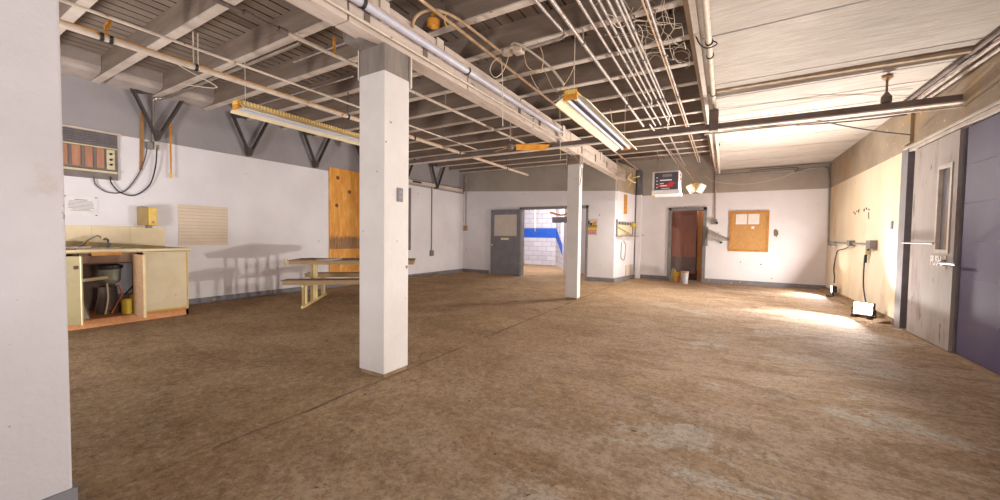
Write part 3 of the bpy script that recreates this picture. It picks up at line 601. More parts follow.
# splash of plywood
t = thing('plywood_sheet', 'tall orange plywood sheet leaning flat on the left wall behind the column', 'plywood', (XL + .02, 6.0, .3))
k = MB(); k.box(XL + .002, XL + .022, 5.42, 6.64, .30, 2.70); k.build('sheet', 'ply', t)
kk = [];
R = random.Random(2)
poly = [(5.425, .87)] + [(5.425 + j * .0121, 1.12 + (R.uniform(-.05, .02) if j % 2 else R.uniform(0, .10))) for j in range(101)] + [(6.635, .87)]
MB().prism(poly, 'x', XL + .0225, XL + .0245).build('water_stain', 'char', t, 'dark brown water stain with ragged top')
for y, z in ((5.64, 2.49), (5.61, 1.86), (5.95, 2.2)): MB().lathe((XL + .022, y, z), [(.045, 0), (.045, .0015), (.02, .002)], 14, 'x').build('knot', 'knot', t)
t = sroot('window_1', (XL, 7.3, .79))
MB().box(XL, XL + .05, 7.86, 7.96, .79, 2.52).box(XL, XL + .05, 6.7, 6.8, .79, 2.52).box(XL, XL + .05, 6.8, 7.86, 2.44, 2.52).box(XL, XL + .05, 6.8, 7.86, .79, .87).build('window_frame', 'jamb', t)
MB().box(XL, XL + .02, 6.8, 7.86, .87, 2.44).build('pane', 'frosted', t)
k = thing('wall_outlet', 'white outlet plate low on the left wall behind the table', 'outlet', (XL, 4.47, .56))
MB().bbox(XL, XL + .01, 4.42, 4.52, .54, .72, .004).build('plate', 'enamel', k)
MB().box(XL + .01, XL + .013, 4.45, 4.49, .57, .61).box(XL + .01, XL + .013, 4.45, 4.49, .65, .69).build('sockets', 'pvc', k)
t = thing('wall_conduit', 'grey drop conduit with outlet box on left wall beyond the column', 'conduit', (XL, 8.87, .6))
MB().tube([(XL + .02, 8.87, 2.66), (XL + .02, 8.87, .75)], .018, 8).build('pipe', 'gsteel', t); MB().bbox(XL, XL + .06, 8.80, 8.94, .59, .76, .006).build('outlet_box', 'gsteel', t)
t = thing('wall_conduit', 'pale drop conduit with brown box beside the rear left corner', 'conduit', (-7.55, YN, 1.4))
MB().tube([(-7.53, YN - .02, 3.2), (-7.53, YN - .02, 1.55)], .018, 8).build('pipe', 'cond', t); MB().bbox(-7.60, -7.47, YN - .06, YN, 1.38, 1.55, .006).build('outlet_box', 'chip', t)
MB().hexa([(XL + .03, 7.6, 0), (-7.35, 7.9, 0), (-7.1, 8.6, 0), (XL + .03, 9.2, 0), (XL + .03, 7.6, .06), (-7.40, 7.95, .03), (-7.15, 8.55, .03), (XL + .03, 9.2, .06)]).thing('debris_pile', 'curb', 'low dusty rubble heap on floor at foot of the left wall beyond the column', 'debris')

# ------------------------------------------------------------------ sink unit
CX = -6.80
t = thing('sink_cabinet', 'cream sink cabinet with doors hanging open against the left wall', 'cabinet', (-7.2, 1.9, 0))
MB().box(XL + .01, XL + .03, .95, 2.50, .1, .93).build('back_panel', 'inside', t)
MB().box(XL + .031, XL + .045, 1.93, 2.46, .3, .93).build('back_lining', 'white', t, 'white lining board')
MB().box(XL + .03, CX, 2.47, 2.50, .0, .93).build('side_panel', 'cab', t)
MB().box(XL + .03, CX, .95, .98, .0, .93).build('side_panel', 'cab', t)
MB().box(XL + .03, CX - .01, .98, 2.47, .08, .10).build('bottom_board', 'orangewood', t, 'orange brown bottom board')
MB().box(CX - .05, CX, .95, 2.50, 0, .09).build('toe_board', 'orangewood', t, 'orange brown plinth')
MB().box(CX - .03, CX, 2.0, 2.47, .895, .93).box(CX - .03, CX, .98, 1.15, .895, .93).build('top_rail', 'cab', t)
MB().box(CX - .5, CX - .03, 2.02, 2.04, .1, .9).build('divider', 'chip', t)
MB().box(CX - .02, CX, 1.98, 2.03, .09, .9).build('stile', 'chip', t)
d = MB().bbox(CX, CX + .022, 1.995, 2.485, .125, .915, .004).build('door', 'cab', t)
MB().box(CX, CX + .024, 1.995, 2.485, .105, .125).build('edge_strip', 'yedge', d, 'yellowed bottom edging')
MB().box(CX, CX + .024, 2.472, 2.487, .125, .915).build('edge_strip', 'yedge', d, 'yellowed side edging')
def swung(hy, ang, w, m, lbl):
    d = Vector((math.sin(ang), math.cos(ang), 0)); n = Vector((d.y, -d.x, 0)) * .011
    c = Vector((CX + .012, hy, .505)) + d * w / 2
    o = MB().obox(c, d * w / 2, n, Vector((0, 0, .405))).build('door', m, t, lbl)
    MB().obox(Vector((CX + .012, hy, .505)) + d * (w + .005), d * .006, n * 1.05, Vector((0, 0, .406))).build('edge_strip', 'edge', o)
    return o
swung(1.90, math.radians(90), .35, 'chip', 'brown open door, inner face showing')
o = swung(1.05, math.radians(42), .41, 'olive', 'open door with its shade painted olive brown')
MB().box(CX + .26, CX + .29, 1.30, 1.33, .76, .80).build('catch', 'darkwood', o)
WT = .975
t = thing('worktop', 'tan laminate worktop with pale front edge over the sink cabinet', 'worktop', (-7.2, 1.9, .93))
MB().box(XL + .013, CX + .02, .93, 1.42, .932, WT).box(XL + .013, CX + .02, 1.98, 2.52, .932, WT).box(XL + .013, -7.42, 1.42, 1.98, .932, WT).box(-6.91, CX + .02, 1.42, 1.98, .932, WT).build('top', 'counter', t)
MB().bbox(CX + .02, CX + .032, .93, 2.525, .945, WT + .002, .003).build('front_edge', 'edge', t)
MB().box(XL + .012, CX + .03, 2.52, 2.532, .93, WT + .003).build('end_edge', 'edge', t)
MB().bbox(CX + .032, CX + .045, 1.50, 1.78, .90, .945, .004).build('batten', 'pine', t)
MB().prism([(.95, WT), (2.50, WT), (2.50, WT + .012), (1.7, 1.055), (.95, 1.10)], 'x', XL + .0131, XL + .05).build('back_wedge', 'counter', t)  # tan wedge along the wall, rising towards the left
t = thing('sink', 'steel sink bowl let into the worktop, stained underside visible', 'sink', (-7.16, 1.7, .76))
k = MB(); k.prism([(-7.41, .975), (-7.38, .80), (-7.34, .78), (-7.0, .78), (-6.96, .80), (-6.92, .975), (-6.93, .975), (-6.97, .81), (-7.01, .79), (-7.33, .79), (-7.37, .81), (-7.40, .975)], 'y', 1.44, 1.96)
k.box(-7.40, -6.93, 1.43, 1.44, .79, .975).box(-7.40, -6.93, 1.96, 1.97, .79, .975); k.build('bowl', 'brownsteel', t)
MB().box(-7.43, -6.90, 1.40, 1.43, WT, WT + .006).box(-7.43, -6.90, 1.97, 2.0, WT, WT + .006).box(-7.43, -7.40, 1.43, 1.97, WT, WT + .006).box(-6.93, -6.90, 1.43, 1.97, WT, WT + .006).build('rim', 'steel', t)
t = thing('faucet', 'long-necked chrome mixer tap behind the sink', 'tap', (-7.47, 1.5, WT))
MB().bbox(-7.54, -7.46, 1.36, 1.66, WT + .001, WT + .03, .008).build('deck_plate', 'steel', t)
MB().tube([(-7.48, 1.53, WT + .02), (-7.44, 1.57, 1.03), (-7.38, 1.62, 1.10), (-7.32, 1.68, 1.145), (-7.29, 1.71, 1.125)], .013, 8, 4).build('spout', 'steel', t)
for y in (1.40, 1.62): MB().lathe((-7.50, y, WT + .03), [(.025, 0), (.022, .03), (.03, .05), (.028, .07), (.01, .075)], 14).build('tap_handle', 'yel', t)
t = thing('drinking_spout', 'short curved drinking spout right of the mixer tap', 'tap', (-7.45, 1.83, WT))
MB().tube([(-7.47, 1.83, WT + .002), (-7.47, 1.83, 1.06), (-7.45, 1.81, 1.10), (-7.42, 1.78, 1.11), (-7.40, 1.77, 1.09)], .014, 8, 4).build('spout', 'chrome', t)
MB().lathe((-7.47, 1.83, WT + .001), [(.024, 0), (.024, .05), (.016, .07)], 12).build('base', 'jamb', t)
t = thing('waste_disposer', 'grey green waste disposer hanging under the sink', 'waste disposer', (-7.12, 1.75, .5))
MB().lathe((-7.12, 1.75, .50), [(.05, 0), (.085, .02), (.105, .06), (.105, .17), (.112, .18), (.112, .2), (.06, .205)], 24).build('body', 'dispos', t)
MB().lathe((-7.12, 1.75, .705), [(.06, 0), (.125, .005), (.13, .05), (.06, .07)], 24).build('collar', 'black', t)
MB().tube([(-7.02, 1.70, .60), (-6.98, 1.55, .59), (-6.97, 1.40, .58)], .024, 8).build('waste_arm', 'pvc', t, 'cream plastic waste pipe')
MB().lathe((-7.22, 1.75, .101), [(.12, 0), (.13, .05), (.1, .2), (.09, .36)], 18).thing('motor_base', 'darkpipe', 'dark round drum under the waste disposer inside the cabinet', 'drum')
for pts, m, lbl in (([(-7.0, 1.80, .50), (-6.99, 1.83, .36), (-7.0, 1.78, .24), (-6.97, 1.72, .12)], 'copper', 'orange red cord curling below the disposer'),
        ([(-7.0, 1.69, .52), (-6.97, 1.69, .32), (-6.97, 1.66, .12)], 'pvc', 'pale hose hanging below the disposer'),
        ([(-6.99, 1.86, .36), (-6.97, 1.90, .42), (-6.96, 1.96, .50), (-6.96, 1.99, .56)], 'dark', 'black cord rising to the cabinet divider'),
        ([(-6.95, 1.40, .75), (-6.96, 1.40, .5), (-6.96, 1.46, .34), (-6.95, 1.51, .13)], 'cable', 'thin dark hose at left inside the cabinet')):
    MB().tube(pts, .010, 6, 4).thing('under_sink_hose', m, lbl, 'hose')
for x, y, h, lbl in ((-6.93, 1.86, .19, 'shorter front yellow can inside the sink cabinet'), (-7.02, 1.965, .23, 'taller yellow can behind the other inside the sink cabinet')):
    t = thing('yellow_can', lbl, 'can', (x, y, .1), 'cans under the sink')
    MB().lathe((x, y, .101), [(.048, 0), (.052, .005), (.052, h - .01), (.048, h)], 18).build('body', 'can', t)
    MB().lathe((x, y, .101 + h), [(.048, 0), (.05, .012), (.03, .014)], 18).build('lid', 'yedge', t)
t = thing('paper_sack', 'crumpled grey paper sack with blue patch at left in the cabinet', 'bag', (-6.93, 1.45, .1))
MB().hexa([(-7.05, 1.36, .101), (-6.88, 1.36, .101), (-6.88, 1.50, .101), (-7.05, 1.50, .101), (-6.99, 1.36, .40), (-6.91, 1.36, .36), (-6.91, 1.44, .30), (-6.98, 1.45, .36)]).build('sack', 'bag', t)
MB().box(-6.88, -6.875, 1.38, 1.44, .11, .2).build('patch', 'bluepl', t)

# ------------------------------------------------------------------ picnic table
TH = math.radians(41); A = Vector((math.cos(TH), math.sin(TH), 0)); Wd = Vector((-math.sin(TH), math.cos(TH), 0)); O = Vector((-6.10, 3.48, 0)); UZ = Vector((0, 0, 1))
t = thing('picnic_table', 'tan picnic table with attached benches on cream steel frames', 'table', O + A * .9 + Wd * .7)
Lh = 2.04
def plank(a0, a1, w0, w1, z, name, th=.045):
    c = O + A * (a0 + a1) / 2 + Wd * (w0 + w1) / 2
    o = MB().obox(c + UZ * (z - .03), A * (a1 - a0) / 2, Wd * (w1 - w0) / 2, UZ * .03).build(name, 'tablew', t)
    MB().obox(c + UZ * (z + .005), A * ((a1 - a0) / 2 + .015), Wd * ((w1 - w0) / 2 + .012), UZ * .007).build('top_laminate', 'tabledge', o)
plank(0, Lh - .18, 0, .27, .445, 'bench'); plank(.0, Lh - .18, 1.14, 1.41, .445, 'bench'); plank(-.02, Lh, .36, 1.05, .745, 'tabletop')
for e in (.30, Lh - .35):
    fr = MB().obox(O + A * e + Wd * .72 + UZ * .02, A * .02, Wd * .72, UZ * .02).build('floor_runner', 'tablem', t)
    for w0, z in ((.06, .39), (.20, .39), (.52, .69), (.66, .69), (.80, .69), (1.18, .39), (1.32, .39)):
        MB().obox(O + A * e + Wd * w0 + UZ * (z / 2 + .02), A * .018, Wd * .018, UZ * (z / 2 - .01)).build('leg', 'tablem' if w0 not in (.06, .52, 1.18) else 'legd', t)
    MB().obox(O + A * e + Wd * .7 + UZ * .36, A * .015, Wd * .7, UZ * .015).build('cross_rail', 'tablem', t)
R = random.Random(11)
def tp(a, w, z): return O + A * a + Wd * w + UZ * z
MB().hexa([tp(.40, .42, .758), tp(.62, .38, .758), tp(.78, .62, .758), tp(.55, .66, .758), tp(.40, .42, .763), tp(.62, .38, .766), tp(.78, .62, .782), tp(.55, .66, .77)]).thing('paper_sheet', 'paper', 'white sheet of paper lying on the picnic table', 'paper')
for n, (a, w_, s) in enumerate(((.25, .55, .14), (.95, .6, .16), (1.3, .65, .13))):
    b = bmesh.new(); bmesh.ops.create_icosphere(b, subdivisions=2, radius=1)
    c = tp(a, w_, .757); k = MB(); b.verts.index_update()
    k.add([c + A * v.co.x * s * R.uniform(.8, 1.3) + Wd * v.co.y * s * R.uniform(.6, 1) + UZ * max(0, v.co.z * .035 * R.uniform(.6, 1.2)) for v in b.verts], [[v.index for v in f.verts] for f in b.faces]); b.free()
    k.thing('debris_pile', 'debris', ['flat heap of grey debris at the left end of the picnic table', 'flat heap of grey debris mid-way along the picnic table', 'flat heap of debris nearest the column on the picnic table'][n], 'debris', 'debris on the table')

# ------------------------------------------------------------------ rear left doorway
k = MB(); k.box(-5.50, -5.43, YN - .02, YN + .18, 0, 2.10).box(-3.40, -3.33, YN - .02, YN + .18, 0, 2.10).box(-5.5, -3.33, YN - .02, YN + .18, 2.04, 2.11); k.struct('trim_11', 'frameg')
t = sroot('door_1', (-5.98, YN - .06, 0))
MB().box(-6.50, -6.38, YN - .075, YN - .03, .01, 2.05).box(-5.56, -5.44, YN - .075, YN - .03, .01, 2.05).box(-6.38, -5.56, YN - .075, YN - .03, 1.89, 2.05).box(-6.38, -5.56, YN - .075, YN - .03, .01, 1.22).build('leaf', 'doorg', t)
MB().box(-6.38, -5.56, YN - .06, YN - .045, 1.22, 1.89).build('pane', 'frosted', t)
MB().box(-6.12, -5.84, YN - .08, YN - .075, 1.10, 1.165).build('push_plate', 'enamel', t)
MB().lathe((-6.45, YN - .076, .93), [(.03, 0), (.012, -.02), (.028, -.04), (.02, -.06)], 14, 'y').build('handle', 'brass', t)
# adjoining room
k = MB(); k.box(-9.1, -6.15, 15.05, 15.25, 0, 3.2); k.struct('wall_far_room', 'block')
k = MB(); k.hexa([(-6.15, 15.05, 0), (-4.5, 12.275, 0), (-4.35, 12.375, 0), (-6.0, 15.25, 0), (-6.15, 15.05, 3.2), (-4.5, 12.275, 3.2), (-4.35, 12.375, 3.2), (-6.0, 15.25, 3.2)]); k.struct('wall_far_room_side', 'block')
k = MB(); k.box(-9.1, -6.15, 15.043, 15.05, 1.17, 1.58)
k.hexa([(-6.155, 15.04, 1.17), (-5.3, 13.6, .52), (-5.29, 13.61, .52), (-6.145, 15.05, 1.17), (-6.155, 15.04, 1.58), (-5.3, 13.6, .93), (-5.29, 13.61, .93), (-6.145, 15.05, 1.58)]); k.struct('trim_12', 'blue')
MB().box(-4.75, -3.0, 12.3, 12.45, 0, 3.2).struct('wall_far_room_right', 'white')
MB().box(-9.2, -2.9, 10.7, 15.3, 3.05, 3.15).struct('ceiling_far_room', 'flange')
MB().box(-9.2, -9.1, 10.7, 15.3, 0, 3.1).struct('wall_far_room_left', 'white')
t = thing('drop_cord', 'pale cord with plug hanging in the bright room behind the doorway', 'cord', (-6.4, 13.5, 1.5))
MB().tube([(-6.4, 13.5, 3.05), (-6.4, 13.5, 1.55)], .015, 6).build('cord', 'enamel', t); MB().bbox(-6.43, -6.37, 13.47, 13.53, 1.42, 1.56, .01).build('plug', 'jamb', t)
t = thing('pipe_fitting', 'rusty bracket frame hanging high in the room behind the doorway', 'bracket', (-4.6, 12.4, 1.8))
MB().bbox(-4.9, -4.40, 11.6, 11.85, 1.68, 1.86, .02).build('box', 'rib', t); MB().tube([(-5.0, 11.7, 2.02), (-4.6, 11.68, 1.92), (-4.3, 11.7, 2.02)], .03, 8, 3).build('rusty_pipe', 'rust', t)
MB().tube([(-4.65, 11.7, 1.68), (-4.65, 11.7, 1.3)], .015, 6).build('cord', 'enamel', t)
# warning sign
t = thing('safety_sign', 'small yellow, black and red safety sign right of the far column', 'sign', (-3.2, YN, 1.28))
y = YN - .004
MB().box(-3.36, -3.07, y, YN, 1.28, 1.73).build('plate', 'flange', t)
k = MB(); k.prism([(-3.16, 1.66), (-3.10, 1.66), (-3.12, 1.57), (-3.18, 1.55), (-3.22, 1.60)], 'y', y - .002, y); k.build('pictogram', 'rust', t)
k = MB(); k.box(-3.34, -3.29, y - .002, y, 1.57, 1.68).box(-3.28, -3.22, y - .002, y, 1.56, 1.62); k.build('pictogram', 'dark', t)
MB().box(-3.355, -3.08, y - .002, y, 1.50, 1.555).build('caption_band', 'dark', t)
MB().box(-3.34, -3.09, y - .0015, y, 1.44, 1.50).build('band', 'can', t)
k = MB()
for j in range(5): k.box(-3.32 + j * .05, -3.285 + j * .05, y - .003, y - .002, 1.515, 1.54)
k.build('caption_marks', 'can', t)
k = MB()
for j in range(3):
    k.box(-3.33, -3.10, y - .002, y, 1.31 + j * .04, 1.318 + j * .04)
    for q in range(4): k.box(-3.33 + q * .06, -3.295 + q * .06, y - .002, y, 1.318 + j * .04, 1.335 + j * .04)
k.build('red_text', 'red', t)

# ------------------------------------------------------------------ partition wall fittings (wall splays, use frame on it)
PV = Vector((P1[0] - P0[0], P1[1] - P0[1], 0)).normalized(); PN = Vector((PV.y, -PV.x, 0))
def pw(y, z, d=0):
    tt = (y - P0[1]) / PV.y; p = Vector((P0[0], P0[1], 0)) + PV * tt + PN * d; return Vector((p.x, p.y, z))
def pbox(k, y0, y1, z0, z1, d0, d1):
    return k.hexa([pw(y0, z0, d0), pw(y0, z0, d1), pw(y1, z0, d1), pw(y1, z0, d0), pw(y0, z1, d0), pw(y0, z1, d1), pw(y1, z1, d1), pw(y1, z1, d0)])
pbox(MB(), 11.15, 11.36, 1.9, 2.45, 0, .012).thing('wood_strip', 'rust', 'vertical orange wood strip high on the white enclosure wall', 'strip')
t = thing('wire_rack', 'small cream wire rack shelf on the enclosure wall', 'rack', pw(11.2, 1.22))
pbox(MB(), 10.62, 11.85, 1.60, 1.63, 0, .03).build('top_bar', 'cond', t); pbox(MB(), 10.62, 11.85, 1.24, 1.27, 0, .18).build('shelf', 'cond', t)
pbox(MB(), 10.62, 10.68, 1.24, 1.72, 0, .03).build('post', 'gsteel', t); pbox(MB(), 11.79, 11.85, 1.24, 1.64, 0, .03).build('post', 'gsteel', t)
MB().bar(pw(10.66, 1.52, .02), pw(11.6, 1.26, .16), .02, .02).build('diagonal', 'cond', t)
k = MB()
for j in range(6): pbox(k, 10.75 + j * .2, 10.81 + j * .2, 1.58, 1.66, .03, .06)
k.build('hooks', 'gsteel', t)
pbox(MB(), 10.68, 11.79, 1.27, 1.60, .0, .01).build('back_sheet', 'cab', t); pbox(MB(), 11.7, 11.95, 1.54, 1.66, .03, .08).build('tag', 'can', t, 'yellow tag')
MB().tube([pw(11.0, 1.1, .02), pw(10.98, .7, .02), pw(11.08, .6, .02), pw(11.25, .62, .02), pw(11.3, 1.0, .02), pw(11.15, 1.12, .02)], .012, 6, 4).thing('hanging_loop', 'cond', 'thin wire loop hanging below the rack on the enclosure wall', 'wire')
pbox(MB(), 11.35, 11.75, .12, .42, 0, .02).thing('access_panel', 'grid', 'small beige panel low on the enclosure wall', 'panel')

# ------------------------------------------------------------------ far wall
k = MB(); k.box(-1.46, -1.385, YB - .03, YB + .2, 0, 2.10).box(-.56, -.475, YB - .03, YB + .2, 0, 2.10).box(-1.46, -.475, YB - .03, YB + .2, 2.02, 2.105); k.struct('trim_13', 'frameg')
t = sroot('door_2', (-1.0, YB + .3, 0))
MB().bbox(-1.52, -.74, YB + .28, YB + .325, .20, 2.2, .004).build('leaf', 'redbrown', t)
k = MB(); k.box(-1.52, -.74, YB + .274, YB + .28, .22, .68).build('kick_plate', 'kick', t)
MB().box(-1.52, -.74, YB + .275, YB + .28, 1.93, 1.945).build('top_seam', 'darkwood', t)
MB().box(-1.9, -.2, YB + .9, YB + 1.0, 0, 2.4).struct('wall_back_room', 'darkwood')
MB().box(-.72, -.60, YB + .5, YB + .56, .0, 2.2).thing('pine_board', 'pine', 'upright pale orange board standing behind the far brown door', 'board')
MB().bbox(-1.3, -.7, YB + .42, YB + .5, .0, .28, .01).thing('dark_plank', 'darkwood', 'dark brown plank on edge below the far brown door', 'plank')
t = thing('cork_board', 'orange framed cork notice board on far wall', 'notice board', (.52, YB, .9))
MB().box(.12, .92, YB - .02, YB, .94, 1.92).build('cork', 'cork', t)
MB().box(.075, .13, YB - .03, YB, .89, 1.97).box(.905, .96, YB - .03, YB, .89, 1.97).box(.13, .905, YB - .03, YB, 1.91, 1.97).box(.13, .905, YB - .03, YB, .89, .945).build('frame', 'corkframe', t)
for lbl, x0, x1, z0, z1 in (('left white paper pinned on the cork board', .22, .47, 1.62, 1.89), ('right white paper pinned on the cork board', .50, .745, 1.62, 1.89), ('tiny white tag pinned below the two papers on cork board', .575, .64, 1.50, 1.565)):
    k = MB(); k.box(x0, x1, YB - .024, YB - .0205, z0, z1); k.slot(1)
    if x1 - x0 > .1:
        for j in range(6): k.box(x0 + .03, x1 - .03 - .02 * (j % 2), YB - .0247, YB - .024, z1 - .05 - j * .032, z1 - .046 - j * .032)
    k.thing('pinned_paper', ['paper', 'grid'], lbl, 'paper', 'papers on the cork board')
R = random.Random(8)
poly = [(1.11 + .075 * math.cos(a) * R.uniform(.6, 1.1), 1.40 + .12 * math.sin(a) * R.uniform(.6, 1.1)) for a in [j * .45 for j in range(14)]]
MB().prism(poly, 'y', YB - .006, YB).thing('wall_patch', 'debris', 'ragged brown hole patch right of the cork board', 'patch')
t = thing('rear_drop_conduit', 'pale drop conduit and switch box left of the cork board', 'conduit', (-.28, YB, 1.6))
MB().tube([(-.295, YB - .02, 3.05), (-.275, YB - .02, 1.75)], .02, 8).build('pipe', 'cond', t)
MB().bbox(-.37, -.22, YB - .07, YB, 1.62, 1.76, .006).build('switch_box', 'gsteel', t); MB().lathe((-.22, YB - .06, 1.66), [(.03, 0), (.03, -.05), (.01, -.06)], 12, 'y').build('knob', 'dark', t)
t = thing('wall_shelf', 'grey wedge-shaped steel shelf on far wall between door and cork board', 'shelf', (-.3, YB, 1.1))
MB().bbox(-.50, -.43, YB - .08, YB, 1.02, 1.54, .004).build('post', 'frameg', t)
MB().hexa([(-.43, YB - .30, 1.17), (.04, YB - .30, 1.17), (.10, YB, 1.20), (-.43, YB, 1.20), (-.43, YB - .30, 1.36), (.04, YB - .30, 1.185), (.10, YB, 1.22), (-.43, YB, 1.50)]).build('hood', 'steel', t)
MB().bbox(-.14, -.08, YB - .06, YB, 1.10, 1.15, .006).build('peg', 'dark', t)
# buckets
t = thing('paint_bucket', 'small orange yellow bucket by the far doorway', 'bucket', (-1.12, 11.5, 0))
MB().lathe((-1.12, 11.55, 0), [(.075, 0), (.095, .27), (.10, .28)], 20).build('body', 'pine', t); MB().lathe((-1.12, 11.55, .19), [(.09, 0), (.098, .01), (.098, .09), (.09, .1)], 20).build('label_band', 'can', t, 'yellow band')
t = thing('paint_bucket', 'white bucket with tan rim standing right of the yellow one', 'bucket', (-.92, 11.45, 0))
MB().lathe((-.93, 11.42, 0), [(.085, 0), (.095, .28), (.10, .29)], 20).build('body', 'pipew', t); MB().lathe((-.93, 11.42, .29), [(.1, 0), (.105, .01), (.105, .045), (.08, .05)], 20).build('rim', 'tan', t)
MB().hexa([(-1.33, 11.75, 0), (-1.18, 11.75, 0), (-1.15, 12.05, 0), (-1.35, 12.05, 0), (-1.29, 11.8, .38), (-1.22, 11.8, .36), (-1.2, 11.95, .33), (-1.3, 11.95, .36)]).thing('green_sack', 'olive', 'olive green sack slumped in the far doorway', 'bag')

# ------------------------------------------------------------------ unit heater and flood lights
t = thing('unit_heater', 'white cased heater with dark front hanging from the ceiling at the back', 'heater', (-1.2, 9.6, 2.25))
HX0, HX1, HY, HZ0, HZ1 = -1.52, -.94, 9.55, 2.23, 2.76
MB().bbox(HX0, HX1, HY, HY + .5, HZ0, HZ1, .012).build('case', 'heat', t)
MB().hexa([(HX0, HY - .06, HZ0 + .0), (HX1 + .02, HY - .06, HZ0 + .0), (HX1 + .03, HY + .5, HZ0 - .01), (HX0, HY + .5, HZ0 - .01), (HX0, HY - .04, HZ0 + .09), (HX1 + .02, HY - .04, HZ0 + .09), (HX1 + .02, HY + .5, HZ0 + .03), (HX0, HY + .5, HZ0 + .03)]).build('drip_tray', 'heat', t)
g = MB().box(HX0 + .05, HX1 - .03, HY - .012, HY + .002, HZ0 + .11, HZ1 - .03).build('grille', 'heatd', t, 'dark slatted front')
k = MB()
for j in range(4): k.box(HX0 + .09, HX0 + .12, HY - .018, HY - .012, HZ0 + .15 + j * .075, HZ0 + .17 + j * .075)
k.box(HX0 + .17, HX1 - .16, HY - .018, HY - .012, HZ0 + .31, HZ0 + .335).box(HX0 + .17, HX0 + .25, HY - .018, HY - .012, HZ0 + .24, HZ0 + .255).box(HX0 + .18, HX0 + .32, HY - .0185, HY - .012, HZ0 + .185, HZ0 + .205).box(HX0 + .2, HX1 - .2, HY - .018, HY - .012, HZ0 + .13, HZ0 + .142)
k.build('marking', 'whitemk', g, 'white marks')
k = MB(); k.box(HX0 + .12, HX1 - .14, HY - .0175, HY - .012, HZ0 + .17, HZ0 + .225).prism([(HX1 - .24, HZ0 + .25), (HX1 - .16, HZ0 + .285), (HX1 - .06, HZ0 + .235), (HX1 - .24, HZ0 + .225)], 'y', HY - .0175, HY - .012)
k.build('marking', 'red', g, 'red stripe with point')
k = MB(); k.box(HX0 + .22, HX1 - .16, HY - .018, HY - .012, HZ0 + .40, HZ0 + .46); k.build('louvre', 'rib', g)
k = MB()
for j in range(4): k.box(HX1 - .001, HX1 + .004, HY + .08, HY + .30, HZ0 + .15 + j * .09, HZ0 + .20 + j * .09)
k.build('side_vent', 'red', t, 'dark red side marks')
for x in (HX0 + .06, HX1 - .06): hang(t, x, HY + .25, HZ1, DZ, .008, 'cond')
MB().box(HX0 - .0, HX0 + .05, HY + .1, HY + .16, HZ0 - .04, HZ0).build('valve', 'can', t)
t = thing('twin_flood_lamp', 'pair of cream flood lamps hanging right of the heater', 'lamp', (-.55, 10, 2.3))
c = Vector((-.62, 9.9, 2.43)); MB().lathe(c, [(.05, -.03), (.06, 0), (.06, .05), (.02, .07)], 14).build('mount', 'yel', t)
for sgn in (-1, 1):
    a = c + Vector((sgn * .03, -.02, -.01)); b_ = c + Vector((sgn * .15, -.12, -.14)); d = (b_ - a)
    nn = Vector((sgn * .45, -.8, -.4)).normalized(); ss = nn.cross(UZ).normalized(); uu = ss.cross(nn); rr = ss * .94 + uu * .34 * sgn; u2 = nn.cross(rr)
    lh = MB().obox(c + Vector((sgn * .10, -.09, -.07)), rr * .072, nn * .025, u2 * .10).build('lamp_head', 'enamel', t)
    MB().obox(c + Vector((sgn * .10, -.09, -.07)) + nn * .026, rr * .06, nn * .003, u2 * .088).build('lens', 'frosted', lh)
MB().bar(c + Vector((0, -.06, .02)), c + Vector((.02, -.12, -.15)), .05, .012).build('shade_plate', 'enamel', t)
MB().tube([c + Vector((0, 0, .07)), (-.95, 9.8, 2.95), (-1.2, 9.7, 3.28)], .008, 6, 3).build('cord', 'tan', t)

# ------------------------------------------------------------------ right wall
k = MB(); k.box(XR - .02, XR + .2, 7.40, 7.62, 0, 2.50).box(XR + .05, XR + .2, 7.2, 7.40, 0, 2.50); k.struct('trim_14', 'jamb')
k = MB(); k.box(XR - .015, XR + .1, 3.0, 7.60, 2.445, 2.485).box(XR - .03, XR + .05, 3.0, 7.55, 2.495, 2.52); k.struct('trim_15', 'lintel')
t = sroot('door_3', (XR, 6.65, 0))
k = MB(); k.box(XR - .01, XR + .05, 6.07, 6.18, .02, 2.43).box(XR - .01, XR + .05, 6.50, 7.20, .02, 2.43).box(XR - .01, XR + .05, 6.18, 6.50, .02, 1.10).box(XR - .01, XR + .05, 6.18, 6.50, 2.09, 2.43); k.build('leaf', 'metaldoor', t)
MB().box(XR - .02, XR + .03, 6.17, 6.21, 1.09, 2.10).box(XR - .02, XR + .03, 6.47, 6.51, 1.09, 2.10).box(XR - .02, XR + .03, 6.21, 6.47, 2.06, 2.10).box(XR - .02, XR + .03, 6.21, 6.47, 1.09, 1.13).build('window_frame', 'lintel', t)
pn = MB().box(XR + .015, XR + .02, 6.21, 6.47, 1.13, 2.06).build('pane', 'glass', t)
h = MB().tube([(XR - .01, 6.24, .985), (XR - .06, 6.22, .985), (XR - .065, 6.05, .985), (XR - .065, 5.86, .985)], .014, 8, 3).build('handle', 'chrome', t)
MB().lathe((XR - .012, 6.24, .985), [(.035, 0), (.035, -.02), (.015, -.04)], 14, 'x').build('handle_rose', 'jamb', h)
MB().tube([(XR - .03, 7.42, 1.2), (XR - .03, 6.50, 1.2)], .011, 8).build('latch_bar', 'gsteel', t)
MB().box(XR - .014, XR - .009, 6.21, 6.27, .91, 1.06).build('lock_plate', 'steel', t)
cu = bpy.data.curves.new('push_lettering', 'FONT'); cu.body = 'PUSH'; cu.size = .155; cu.extrude = .0015; cu.offset = .004; cu.align_x = 'CENTER'
tmp = bpy.data.objects.new('tmp', cu); COL.objects.link(tmp); dg = bpy.context.evaluated_depsgraph_get(); me = bpy.data.meshes.new_from_object(tmp.evaluated_get(dg))
bpy.data.objects.remove(tmp); me.materials.clear(); me.materials.append(M['whitemk'])
o = bpy.data.objects.new('push_lettering', me); COL.objects.link(o); o.parent = t
